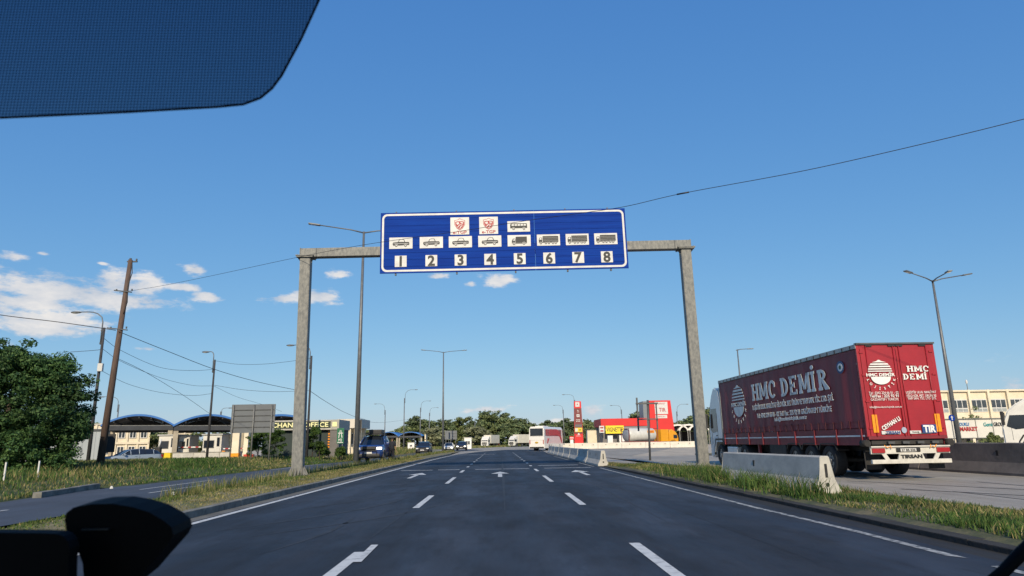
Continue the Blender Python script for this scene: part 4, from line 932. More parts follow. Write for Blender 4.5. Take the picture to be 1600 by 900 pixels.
    b = MB(); b.prism([(-.11+.08*math.cos(i*.524), 1.43+.09*math.sin(i*.524)) for i in range(12)], 'y', -.066, -.05, mat('pale_sticker', (.35,.4,.5), .5)); b.build('round_sticker', o)
    b = MB(); b.box((.67, -.060, 1.46), (.44, .02, .25), mat('sticker_blue', (.02,.06,.22), .5)); b.text('TIR', .28, (.67, -.075, 1.46), wh, width=.38, bold=.012); b.build('tir_plate', o)
    # bumper assembly
    wb = mat('bumper_white', (.62,.60,.54), .5, (.48,.46,.41), 5)
    b = MB(); b.box((0, -.03, .955), (2.42, .12, .04), wb); b.box((0, -.01, .84), (2.42, .06, .19), wb); b.box((0, -.02, .52), (2.42, .10, .12), wb, bev=.01)
    b.prism([(-.42,.58),(.40,.58),(.34,.745),(-.36,.745)], 'y', -.07, -.02, wb)
    for s in (-1, 1): b.prism([(s*.66,.58),(s*.80,.58),(s*.90,.745),(s*.76,.745)], 'y', -.06, -.03, wb)
    bp = b.build('rear_bumper', o)
    b = MB(); b.text('TIRSAN', .14, (-.01, -.078, .66), M['ink'], width=.66, bold=.008); b.build('bumper_lettering', bp)
    for s in (-1, 1):
        b = MB(); b.box((s*.99, -.055, .84), (.39, .07, .13), M['redl'], bev=.01); b.build('tail_light', o)
        b = MB(); b.cyl((s*1.28, -.06, 1.06), (s*1.28, .25, 1.06), .10, M['tyre'], n=14); b.build('rubber_buffer', o)
        b = MB(); b.tube([(s*.8,-.08,1.0),(s*.73,-.10,.92),(s*.66,-.10,.95)], .014, M['amber'], 6); b.tube([(s*.62,-.08,1.0),(s*.6,-.1,.9)], .014, M['amber'], 6); b.build('yellow_strap', o)
        b = MB(); b.box((s*.98, .32, .56), (.5, .02, .55), M['tyre']); b.build('mud_flap', o)
    b = MB(); b.box((-.07, -.05, .85), (.74, .02, .12), M['black'], bev=.02); b.box((-.07, -.063, .85), (.48, .008, .09), M['white']); b.text('27 BR 036', .09, (-.07, -.07, .85), M['ink'], width=.42, bold=.002); b.build('number_plate', o)
    b = MB(); b.box((0, .12, 1.08), (2.2, .16, .12), M['chass'])
    for x in (-.55, -.1, .35, .8): b.box((x, -.02, 1.07), (.2, .1, .07), M['galv_dark'])
    b.build('rear_beam', o)
    # chassis, axles, legs, boxes
    b = MB()
    for s in (-1, 1): b.box((s*.5, Lt/2-.2, .98), (.14, Lt-1.0, .32), M['chass'])
    for y in (2.5, 3.8, 5.05): b.cyl((-1, y, .5), (1, y, .5), .07, M['chass'], n=10)
    b.box((0, Lt/2, 1.12), (2.3, Lt-.3, .06), M['chass']); b.build('chassis', o)
    for y in (2.5, 3.8, 5.05):
        for s in (-1, 1):
            wheel(o, s*1.22, y, .50, .38, s)
            b = MB(); b.prism([(y-.60,.82),(y-.45,1.02),(y+.45,1.02),(y+.60,.82),(y+.62,.86),(y+.47,1.06),(y-.47,1.06),(y-.62,.86)], 'x', s*.82, s*1.24, M['black']); b.build('mudguard', o)
    for s in (-1, 1):
        b = MB(); b.box((s*1.0, 6.55, .80), (.42, 1.5, .5), M['chass'], bev=.02); b.build('pallet_box', o)
        b = MB(); b.box((s*1.02, 8.8, .62), (.10, .12, .9), redl); b.box((s*1.02, 8.8, .14), (.3, .3, .05), redl); b.build('landing_leg', o)
    # tractor
    ca = mat('lorry_cab_white', (.72,.72,.70), .35, (.64,.64,.62), 1.5, coat=.5)
    yf = Lt+1.95; cab(o, yf, ca, 3.8, 1.92, .35, 2.46, .5)
    b = MB(); b.box((0, Lt-.9, .75), (.9, 5.4, .2), M['chass']); b.build('tractor_frame', o)
    for s in (-1, 1):
        wheel(o, s*1.22, 10.1, .5, .6, s)
        b = MB(); b.box((s*1.08, 11.6, .62), (.26, 1.3, .55), ca, bev=.04); b.build('side_skirt', o)
        pass
red_lorry()

# ---------------------------------------------------------------- cars
def car(name, loc, rz, label, col, kind='suv', lights=False, dark_plate=False, cat='car', coat=.8):
    o = root(name, loc, rz, label, cat)
    body = mat('car_paint_'+name+str(round(col[0]*1000))+str(round(col[2]*1000)), col, .3, tuple(c*.92 for c in col), 1, coat=coat*(.35 if sum(col) < .1 else 1))
    # stations from front (+y) to rear: y, half width, z bottom, z belt, z roof, roof half width, flag of the bay behind it
    if kind == 'suv': S = [(2.3,.72,.38,.68,.68,.6,'b'),(2.22,.84,.30,.88,.88,.7,'b'),(1.9,.92,.26,1.0,1.0,.76,'b'),(1.05,.94,.24,1.08,1.08,.76,'w'),(.35,.94,.24,1.10,1.56,.62,'g'),(-.4,.94,.24,1.12,1.66,.64,'g'),(-1.5,.94,.26,1.14,1.60,.62,'g'),(-1.95,.92,.30,1.14,1.50,.60,'w'),(-2.25,.88,.36,1.08,1.08,.72,'b'),(-2.35,.80,.42,.9,.9,.65,'b')]
    elif kind == 'sedan': S = [(2.25,.70,.32,.58,.58,.6,'b'),(2.15,.82,.24,.72,.72,.7,'b'),(1.8,.88,.20,.82,.82,.72,'b'),(1.0,.90,.18,.92,.92,.72,'w'),(.2,.90,.18,.95,1.38,.56,'g'),(-.5,.90,.18,.97,1.45,.58,'g'),(-1.3,.90,.20,.98,1.36,.55,'w'),(-1.85,.88,.24,.98,.98,.70,'b'),(-2.25,.82,.3,.9,.9,.68,'b'),(-2.3,.78,.36,.7,.7,.6,'b')]
    elif kind == 'wagon': S = [(2.3,.70,.32,.58,.58,.6,'b'),(2.2,.82,.24,.74,.74,.7,'b'),(1.85,.89,.20,.86,.86,.72,'b'),(1.0,.90,.18,.96,.96,.72,'w'),(.2,.90,.18,.98,1.42,.58,'g'),(-.5,.90,.18,1.0,1.48,.60,'g'),(-1.7,.90,.22,1.02,1.42,.58,'g'),(-2.1,.88,.26,1.02,1.3,.56,'w'),(-2.4,.84,.3,.98,.98,.7,'b'),(-2.45,.8,.36,.7,.7,.6,'b')]
    else: S = [(2.65,.78,.55,.92,.92,.66,'b'),(2.55,.90,.42,1.12,1.12,.76,'b'),(2.1,.96,.38,1.20,1.20,.80,'b'),(1.3,.97,.36,1.24,1.24,.80,'w'),(.65,.97,.36,1.26,1.76,.66,'g'),(-.2,.97,.36,1.27,1.84,.68,'g'),(-.95,.97,.38,1.27,1.80,.66,'w'),(-1.2,.97,.38,1.27,1.27,.80,'b'),(-2.5,.96,.42,1.25,1.25,.78,'b'),(-2.68,.92,.5,1.2,1.2,.76,'b')]
    B = MB(); Gl = MB()
    def ring(mb, st):
        y, hw, zb, zl, zr, rw, _ = st; zm = zb + (zl-zb)*.55
        pts = [(hw*.86, zb), (hw, zb+.14), (hw, zm), (hw*.95, zl), (rw, zr), (rw*.55, zr+.025)]
        return [mb.v((x, y, z)) for x, z in pts] + [mb.v((-x, y, z)) for x, z in pts[::-1]]
    rb = [ring(B, s) for s in S]; rg = [ring(Gl, s) for s in S]
    for k in range(len(S)-1):
        fl = S[k][6]
        for i in range(12):
            j = (i+1) % 12; bay = i in (3, 7); top = i in (4, 5, 6)
            g = (fl == 'g' and bay) or (fl == 'w' and (top or bay))
            mb, r = (Gl, rg) if g else (B, rb)
            mb.face([r[k][i], r[k+1][i], r[k+1][j], r[k][j]], M['glass'] if g else body, True)
    B.face(rb[0], body); B.face(rb[-1][::-1], body)
    bd = B.build('body', o)
    Gl.build('window', o)
    zb = S[3][3]; yr = [s for s in S if s[6] == 'g']
    for s in (-1, 1):
        for q in yr + [S[[x[6] for x in S].index('g')-1]]:
            y, hw, _, zl, zr, rw, _f = q
            if q[4] > q[3]+.05: b = MB(); b.tube([(s*hw*.955, y, zl-.02), (s*(rw+.012), y, zr)], .035, body, 6); b.build('pillar', o)
        b = MB(); b.tube([(s*S[3][1]*.93, S[3][0], S[3][3]), (s*(S[4][5]+.01), S[4][0], S[4][4]+.01)], .035, body, 6); b.build('pillar', o)
    r = {'suv': .36, 'sedan': .32, 'wagon': .33}.get(kind, .41); fx = {'suv': 1.4, 'sedan': 1.38, 'wagon': 1.42}.get(kind, 1.72); rx = {'suv': -1.45, 'sedan': -1.4, 'wagon': -1.45}.get(kind, -1.7); hw = S[4][1]
    for y in (fx, rx):
        for s in (-1, 1):
            b = MB(); n = 16
            b.prism([(y+(r+.09)*math.cos(math.pi*i/n), r+(r+.09)*math.sin(math.pi*i/n)) for i in range(n+1)], 'x', s*(hw-.25), s*(hw+.008), M['black']); b.build('wheel_arch', o)
            wheel(o, s*(hw+.02), y, r, .23, s)
    f = S[1][0]; zl = S[1][3]
    for s in (-1, 1):
        b = MB(); b.box((s*(S[1][1]-.16), f+.03, zl-.12), (.34, .14, .15), M['headon'] if (lights and s < 0) or (lights == 2) else M['lampw'], bev=.03, rz=-s*.35); b.build('headlight', o)
        b = MB(); b.box((s*(hw+.10), S[3][0]-.25, S[3][3]+.06), (.20, .14, .15), body, bev=.03); b.build('mirror', o)
        b = MB(); b.box((s*(S[-2][1]-.08), S[-2][0]-.03, S[-2][3]-.12), (.14, .16, .22), M['redl'], bev=.02); b.build('tail_light', o)
        b = MB(); b.box((s*(hw*.985+.01), S[5][0]+.3, S[5][3]-.14), (.03, .16, .03), body); b.box((s*(hw+.003), S[5][0], (S[5][3]+S[5][2])/2+.05), (.006, .012, .55), M['black']); b.build('door_handle', o)
    b = MB(); fz = (S[1][2]+zl)/2
    b.box((0, f+.04, zl-.14), (1.05, .12, .16 if kind != 'pickup' else .28), M['black'], bev=.02); b.box((0, f+.09, S[0][2]+.04), (1.35, .10, .16), M['black'], bev=.02); b.build('grille', o)
    b = MB(); b.box((0, S[0][0]+.03, S[0][2]+.17), (.52, .03, .11), M['white']); b.build('number_plate', o)
    b = MB(); b.box((0, 0, S[4][2]+.05), (hw*1.6, 4.2, .1), M['black']); b.build('underbody', o)
    return o
PI = math.pi
px = D(580, 723, 52)
pk = car('pickup_truck', (-9.65, 53.5, 0), PI, 'dark blue pickup with black roof rack box and one headlight on', (.012,.04,.17), 'pickup', lights=True, cat='pickup')
b = MB(); b.box((0, -.1, 1.93), (1.25, 1.9, .05), M['black']); b.box((-.05, -.1, 2.10), (.95, 1.3, .30), M['black'], bev=.04)
for s in (-1, 1): b.tube([(s*.62, .75, 1.93), (s*.62, .75, 2.02), (s*.62, -.95, 2.02), (s*.62, -.95, 1.93)], .025, M['black'], 6)
for y in (.6, -.8):
    for s in (-1, 1): b.cyl((s*.58, y, 1.76), (s*.58, y, 1.92), .03, M['black'], n=6)
b.build('roof_box', pk)
b = MB(); b.box((0, 2.70, .56), (1.6, .1, .18), M['black'], bev=.03); b.tube([(-.6,2.72,.6),(-.6,2.78,.85),(.6,2.78,.85),(.6,2.72,.6)], .03, M['black'], 8); b.build('bull_bar', pk); pk.scale = (1.06, 1.06, 1.12)
p = D(658, 709, 93); car('parked_suv', (-10.4, 95, 0), PI, 'black off road car with pale headlights behind the blue pickup', (.012,.014,.022), 'suv', lights=False)
p = D(704, 703, 122); car('white_car', (-9.1, 124, .02), PI, 'white saloon car right of the distant double lamp pole', (.62,.62,.60), 'sedan', lights=True)
p = D(729, 702, 128); car('dark_car', (-7.1, 130, .02), PI, 'small black car in front of the small white kiosk', (.014,.016,.03), 'suv', lights=2)
p = D(205, 712, 60); car('silver_car', (D(198,712,61).x, 61.5, -.12), rad(138), 'silver blue estate car parked behind the grass bank by the first canopy', (.26,.32,.40), 'wagon')

# ---------------------------------------------------------------- far trucks, coach, tanker
def box_truck(loc, rz, label, Lb, boxm, cabm, name='box_truck', red=False, Hc=3.3, Hb=3.75):
    o = root(name, loc, rz, label, 'truck', 'white trucks across the plaza'); cab(o, 0, cabm, Hc, 2.1, .35, 2.4, .48)
    b = MB(); b.box((0, -2.35-Lb/2, (Hb+1.15)/2), (2.5, Lb, Hb-1.15), boxm, bev=.03); b.build('cargo_box', o)
    b = MB(); b.box((0, -1.2-Lb/2, .92), (.9, Lb+1.8, .3), M['chass']); b.box((0, -2.35-Lb*.45, .75), (2.3, 1.5, .45), M['chass']); b.build('chassis', o)
    ys = [-2.35-Lb+1.6] + ([-2.35-Lb+2.9, -4.0] if Lb > 8 else [])
    for y in ys:
        for s in (-1, 1): wheel(o, s*1.2, y, .5, .35, s)
    b = MB(); b.box((0, -2.36-Lb, .85), (2.3, .06, .3), M['redl']); b.build('tail_light_bar', o)
    return o
whb = mat('cream_box', (.70,.66,.56), .6, (.60,.57,.49), .8); whc = mat('truck_white', (.74,.72,.66), .4, coat=.4)
p = D(752, 698, 215); box_truck((D(757,698,214).x, 214, -.05), rad(158), 'white box truck with a dark sun visor left of the other white truck', 7.2, whb, whc)
p = D(796, 698, 212); box_truck((D(799,698,213).x, 213, -.05), rad(140), 'second white truck with long box just left of the coach', 10.5, whb, whc, red=True)

def coach():
    p0, p1 = Vector((4.62, 107.0)), Vector((7.15, 107.0))
    a = rad(-20); o = root('coach', ((p0.x+p1.x)/2, 107.2, 0), a, 'white coach with red wave graphics driving away at the end of the road', 'coach')
    W, L_, H_ = 2.5, 11.5, 3.72; wm = mat('coach_white', (.74,.72,.68), .35, (.68,.66,.62), 1, coat=.5); rd = mat('coach_red', (.50,.03,.04), .4)
    b = MB(); b.prism([(-W/2, .38), (W/2, .38), (W/2, 1.6), (W/2-.05, H_-.35), (W/2-.25, H_), (-W/2+.25, H_), (-W/2+.05, H_-.35), (-W/2, 1.6)], 'y', 0, L_, wm)
    bmesh.ops.bevel(b.bm, geom=[e for e in b.bm.edges if abs(e.verts[0].co.y-e.verts[1].co.y) < 1e-4], offset=.1, segments=3, affect='EDGES'); b.build('body', o)
    b = MB(); b.box((0, -.012, 2.85), (2.1, .03, 1.15), M['glass'], bev=.01); b.build('rear_window', o)
    b = MB(); b.box((0, -.006, .50), (2.3, .02, .2), M['black']); b.box((0, -.006, 1.62), (2.2, .02, .02), mat('seam', (.3,.3,.3), .6)); b.box((0, -.006, 2.2), (2.3, .02, .02), MATS['seam']); b.build('rear_bumper', o)
    gold = mat('gold_emblem', (.5,.32,.05), .4); b = MB(); b.ell((0, -.02, 1.25), (.28, .02, .16), gold); b.build('emblem', o)
    for s in (-1, 1):
        b = MB(); b.box((s*1.10, -.02, 1.35), (.13, .05, .65), M['redl'], bev=.02); b.build('tail_light', o)
        for k in range(6):
            b = MB(); b.box((s*(W/2-.02), 1.5+k*1.62, 2.75), (.05, 1.52, 1.0), mat('tinted_glass', (.10,.09,.11), .15) , bev=.01); b.build('side_window', o)
        for y in (2.8, 3.9, 9.3): wheel(o, s*1.25, y, .48, .32, s)
    x = W/2+.014
    b = MB(); b.prism([(3.2,3.3),(7.4,3.35),(9.2,3.0),(10.6,1.9),(11.0,.9),(10.3,1.3),(9.2,2.2),(7.6,2.4),(3.4,2.3)], 'x', x-.02, x+.006, rd)
    for k in range(3): b.prism([(1.0+k*.9,2.3),(1.35+k*.9,2.3),(1.6+k*.9,3.3),(1.25+k*.9,3.3)], 'x', x-.02, x+.006, rd)
    b.prism([(1.5,1.1),(1.9,1.1),(2.9,1.8),(2.6,1.9),(2.2,1.5),(2.3,1.9),(2.0,1.9)], 'x', x-.02, x+.006, rd); b.build('red_graphic', o)
    b = MB(); b.tube([(W/2-.1, L_, 3.3), (W/2+.25, L_+.35, 3.1), (W/2+.28, L_+.38, 2.5)], .05, M['black'], 6); b.box((W/2+.28, L_+.38, 2.45), (.1, .2, .5), M['black']); b.build('mirror', o)
    b = MB(); b.box((0, 3, H_+.06), (1.5, 2.4, .14), wm, bev=.04); b.build('roof_unit', o)
coach()

def tanker():
    p = D(975, 690, 132); q = D(1055, 690, 132); o = root('tanker_lorry', (D(1054,690,136).x, 136, -.02), rad(-62), 'tank container lorry with yellow cab behind the pale barriers', 'lorry')
    yl = mat('cab_yellow', (.72,.33,.01), .4, (.65,.28,.01), 2, coat=.4)
    cab(o, 0, yl, 3.35, 2.4, .35, 2.4, .48)
    b = MB(); b.box((1.22, -3.6, 2.2), (.06, 1.9, 2.3), yl); b.box((-1.2, -3.6, 2.2), (.06, 1.9, 2.3), yl); b.box((0,-3.6,2.2), (2.3,1.85,2.25), yl); b.build('tool_locker', o)
    tw = mat('tank_white', (.60,.60,.56), .4, (.5,.5,.47), 1.5); L_ = 6.8
    b = MB(); y0 = -5.4; prof = [(.55,0),(1.08,.14),(1.25,.4),(1.25,L_-.4),(1.08,L_-.14),(.55,L_)]; n = 20; V = []
    for r_, t in prof: V.append([b.v((r_*math.cos(2*PI*i/n), y0-t, 2.38+r_*math.sin(2*PI*i/n))) for i in range(n)])
    for A, B in zip(V, V[1:]):
        for i in range(n): b.face([A[i], B[i], B[(i+1)%n], A[(i+1)%n]], tw, True)
    b.face(V[0], tw); b.face(V[-1][::-1], tw); b.build('tank', o)
    sl = mat('silver_tank', (.35,.36,.38), .4, (.25,.26,.28), 2, metal=.3)
    b = MB(); V = []
    for r_, t in ((1.2,.0),(1.08,.16),(.6,.3),(.05,.34)): V.append([b.v((r_*math.cos(2*PI*i/n), -5.4-L_+.12-t, 2.38+r_*math.sin(2*PI*i/n))) for i in range(n)])
    for A, B in zip(V, V[1:]):
        for i in range(n): b.face([A[i], B[i], B[(i+1)%n], A[(i+1)%n]], sl, True)
    b.build('tank_end', o)
    b = MB(); rf = mat('frame_red', (.25,.06,.05), .6)
    for y in (-5.3,-12.35):
        for s in (-1, 1):
            b.box((s*1.17, y, 2.3), (.1,.1,2.5), rf)
        b.box((0, y, 1.1), (2.4,.1,.12), rf); b.box((0, y, 3.52), (2.4,.1,.1), rf)
    for s in (-1, 1): b.box((s*1.17, -8.8, 1.1), (.1, 7.0, .12), rf)
    b.build('tank_frame', o)
    b = MB(); b.box((1.24, -7.0, 2.95), (.03, 1.7, .5), M['amber']); b.text('ZUST', .4, (0,0,0), M['redink'], width=1.2, X=Matrix.Translation((1.27,-7.0,2.95)) @ Matrix.Rotation(PI/2, 4, 'Z'), bold=.01); b.build('tank_label', o)
    b = MB(); b.box((0, -6.3, .9), (1.0, 8.5, .2), M['chass']); b.build('chassis', o)
    for y in (-3.9, -7.6, -8.9, -10.2):
        for s in (-1, 1): wheel(o, s*1.2, y, .48, .32, s)
tanker()
# white truck at the right edge
p = D(1566, 690, 37); wt = root('white_truck', (p.x+.15, 37, .05), rad(52), 'white truck cab cut off by the right edge behind the dark barrier', 'truck')
cab(wt, 0, whc, 3.35, 2.5, .4, 2.46, .5)
b = MB(); b.box((0, -2.9-3.2, 2.45), (2.5, 6.4, 2.9), whb, bev=.03); b.build('cargo_box', wt)
b = MB(); b.box((0,-4.5,.9), (.9,8,.3), M['chass']); b.build('chassis', wt)
for y in (-7.5,):
    for s in (-1, 1): wheel(wt, s*1.2, y, .5, .35, s)

# ---------------------------------------------------------------- fuel station
redp = mat('station_red', (.62,.012,.012), .5, (.55,.01,.01), .6)
def windows_(o, pts, w_, h_, y, name='window', fr=None, m=None):
    for (x, z) in pts:
        b = MB(); f = fr or M['wpaint']; t = .07
        b.box((x, y-.03, z+h_/2-t/2), (w_, .08, t), f); b.box((x, y-.03, z-h_/2+t/2), (w_, .08, t), f)
        for s in (-1, 0, 1): b.box((x+s*(w_/2-t/2), y-.03, z), (t, .08, h_-2*t), f)
        q = b.build(name, o); b = MB(); b.box((x, y+.0, z), (w_-.02, .02, h_-.02), m or M['winglass']); b.build('pane', q)
def station():
    Y = 152; a, c = D(942, 690, Y).x, D(1051, 690, Y).x; t0 = D(1010, 690, Y).x; h = D(960, 654, Y).z; th = D(1030, 626, Y).z
    o = root('station_shop', (0, Y, -.02), 0, 'red fuel station shop with tall red tower behind the pale barriers', 'building')
    b = MB(); b.box(((a+c)/2, 5, h/2-.6), (c-a, 10, h-1.2), mat('shop_grey', (.18,.17,.17), .7)); b.build('wall', o)
    b = MB(); b.box(((a+t0)/2-.1, 4.6, h-.85), (t0-a+.6, 11, 1.7), redp); b.build('roof_band', o)
    b = MB(); b.box(((a+t0)/2+.4, -1.0, h-2.05), (t0-a-1.0, .5, .5), mat('fascia_grey', (.22,.22,.23), .6)); b.build('fascia', o)
    b = MB(); b.prism([(t0+.7, 0), (c+.5, 0), (c-.2, th), (t0+.9, th)], 'y', -1.2, 6, redp); b.build('tower', o)
    b = MB(); b.box((t0+.15, 1.5, th/2+1.6), (1.2, 4.5, th-3.4), mat('tower_glass', (.20,.22,.24), .3)); b.build('tower_side', o)
    b = MB(); zz = D(1028, 636, Y-1.2).z; xx = D(1033, 636, Y-1.2).x; b.box((xx, -1.24, zz-.2), (2.9, .05, 2.7), M['white'])
    b.text('MARKET', .5, (xx, -1.28, zz+.75), M['redink'], width=1.9); b.text('TIR', 1.2, (xx+.2, -1.28, zz-.6), M['redink'], width=1.5, bold=.02)
    b.build('tower_sign', o)
    b = MB(); b.box((xx-.1, -1.24, zz-2.1), (2.6, .05, .7), M['white']); b.text('SHOP', .45, (xx-.1, -1.28, zz-2.1), M['redink'], width=1.5); b.build('lower_sign', o)
    ys = mat('vignette_yellow', (.80,.62,.02), .5, (.72,.55,.02), 2)
    p0, p1 = D(946, 665, Y-2), D(975, 677, Y-2)
    b = MB(); b.box(((p0.x+p1.x)/2, -2, (p0.z+p1.z)/2), (p1.x-p0.x, .12, p0.z-p1.z), ys); b.text('VIGNETTE', 1.3, ((p0.x+p1.x)/2, -2.07, (p0.z+p1.z)/2), M['ink'], width=(p1.x-p0.x)*.9, bold=.015); b.build('vignette_sign', o)
    q = D(940, 665, Y-2); b = MB(); b.box((q.x, -2, (p0.z+p1.z)/2+.1), (1.1, .12, 1.5), M['white']); 
    for z in (-.35, .35): b.box((q.x, -2.07, (p0.z+p1.z)/2+.1+z), (.7, .02, .3), M['redink'])
    b.build('small_red_sign', o)
    b = MB()
    for px in (948, 960, 966):
        v = D(px+5, 682, Y-3); b.box((v.x, -3, 1.5), (1.1 if px != 960 else .3, .8, 1.9), M['wpaint'] if px != 960 else M['ink'])
    b.build('display_case', o)
station()
def pylon():
    Y = 140; p = D(904.5, 690, Y); top = D(903, 627, Y).z; o = root('price_pylon', (p.x, Y, -.02), 0, 'tall red price pylon with white symbols in front of the tree line', 'sign')
    dr = mat('pylon_maroon', (.17,.03,.03), .5); b = MB(); b.prism([(-.95,0),(.95,0),(.72,top),(-.72,top)], 'y', -.25, .25, redp); b.build('pillar', o)
    b = MB(); b.prism([(-.81,top*.30),(.81,top*.30),(.75,top*.85),(-.75,top*.85)], 'y', -.27, -.251, dr); b.build('dark_panel', o)
    b = MB(); wm = M['white']; z = top*.93; b.box((-.05, -.28, z), (.85, .02, top*.10), wm)
    b.text('P', .5, (-.05, -.30, z), M['redink'], bold=.02)
    b.box((0, -.28, top*.80), (.35, .02, .12), wm, R=Matrix.Rotation(.5, 3, 'Y')); b.box((.05, -.28, top*.77), (.4, .02, .08), wm)
    b.box((0, -.28, top*.69), (.6, .02, .55), wm); b.box((0, -.295, top*.69), (.22, .02, .2), dr)
    for k in range(3):
        for j in (0, 1): b.box((-.32+k*.3, -.28, top*.60-j*.3), (.2, .02, .16), wm)
    b.build('white_symbols', o)
    b = MB(); b.box((0, -.29, top*.385), (1.5, .03, top*.09), mat('pylon_yellow', (.75,.55,.05), .5)); b.box((-.45, -.31, top*.385), (.5, .02, top*.07), wm); b.text('24', .5, (.3, -.31, top*.385), M['ink'], bold=.01); b.build('yellow_panel', o)
    b = MB(); b.text('DIESEL', .3, (0, -.29, top*.255), wm, width=.9); b.prism([(-.25,top*.28),(.25,top*.28),(.1,top*.315),(-.1,top*.315)], 'y', -.30, -.28, wm); b.build('lower_text', o)
    b = MB(); b.box((0, -.28, top*.475), (1.4, .02, top*.05), mat('pylon_grey', (.12,.11,.12), .5)); b.build('grey_panel', o)
pylon()
# small red and white booth left of the pylon
p = D(894, 690, 134); b = MB(); o = root('kiosk', (p.x, 134, 0), 0, 'small white box with red top left of the price pylon', 'kiosk')
b.box((-.1,0,.85), (.6,.6,1.7), M['wpaint']); b.build('body', o); b = MB(); b.box((-.1,0,2.0), (.8,.7,.6), redp); b.build('red_top', o); b = MB(); b.box((-.1,-.36,2.0), (.7,.02,.16), M['wpaint']); b.build('white_stripe', o)
p = D(926, 690, 160); o = root('store_hut', (p.x, 160, 0), 0, 'plain cream hut between the pylon and the red shop', 'hut'); b = MB(); b.box((0,0,1.9), (2.6,2,3.8), M['cream']); b.build('wall', o); b = MB(); b.box((0,0,3.86), (2.8,2.2,.12), M['galv_dark']); b.build('roof', o)
# steel sign frame in front of the lot (empty frame on one post)
def sign_frame():
    Y = 44; q = D(1014, 725, 40); o = root('sign_frame', (D(1014,690,Y).x, Y, 0), 0, 'empty grey steel sign frame on a single post beyond the verge', 'sign frame'); m = M['galv_dark']
    a, c, d, e = D(995, 625, Y), D(1025, 631, Y), D(997, 655, Y), D(1012, 628, Y); ox = o.location.x
    b = MB(); b.cyl((0,0,-.1), (e.x-ox, 0, c.z+.25), .07, m, n=10); b.build('post', o)
    b = MB(); zt = D(1010, 630.5, Y).z; zb = D(1010, 655, Y).z
    b.box(((a.x+c.x)/2-ox, -.09, zt), (c.x-a.x+.2, .08, .10), m); b.box(((a.x+c.x)/2-ox, -.09, zb), (c.x-a.x+.1, .08, .08), m)
    b.box((a.x-ox, -.0, (a.z+zb)/2-.3), (.10, .08, a.z-zb+.9), m); b.box((c.x-ox, 0, (zt+zb)/2-.3), (.08, .08, zt-zb+.7), m); b.build('frame', o)
sign_frame()
# barrel-roofed sheds right of the tower
def barrel_shed(px, Y, lab, first=None):
    p = D(px, 690, Y)
    if first: return dup(first, (p.x, Y, 0), 0, lab)
    o = root('arched_shed', (p.x, Y, 0), 0, lab, 'shed', 'arched sheds right of the red tower'); r = 2.35; n = 14; h = 3.4
    pts = [(r*math.cos(PI*i/n), h+r*.62*math.sin(PI*i/n)) for i in range(n+1)]; inn = [(x*.90, h+(z-h)*.82-.1) for x, z in pts]
    b = MB(); A = [b.v((x,0,z)) for x,z in pts]; B = [b.v((x,8,z)) for x,z in pts]; C_ = [b.v((x,0,z)) for x,z in inn]; Dd = [b.v((x,8,z)) for x,z in inn]
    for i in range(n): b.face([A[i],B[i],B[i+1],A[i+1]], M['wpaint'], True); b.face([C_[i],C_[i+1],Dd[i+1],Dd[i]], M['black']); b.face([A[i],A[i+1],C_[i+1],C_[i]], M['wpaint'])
    b.build('roof', o)
    for s in (-1, 1):
        for y in (.1, 7.8): b = MB(); b.box((s*(r-.1), y, h/2), (.2,.2,h), M['galv']); b.build('column', o)
    b = MB(); b.box((0, 7.9, 1.6), (2*r-.3, .1, 3.2), M['chass']); b.build('back_wall', o); return o
f = barrel_shed(1061, 160, 'first arched shed right of the red tower'); barrel_shed(1078, 160.0, 'second arched shed next to the gantry leg', f); barrel_shed(1094, 160.0, 'third arched shed behind the right gantry leg', f)

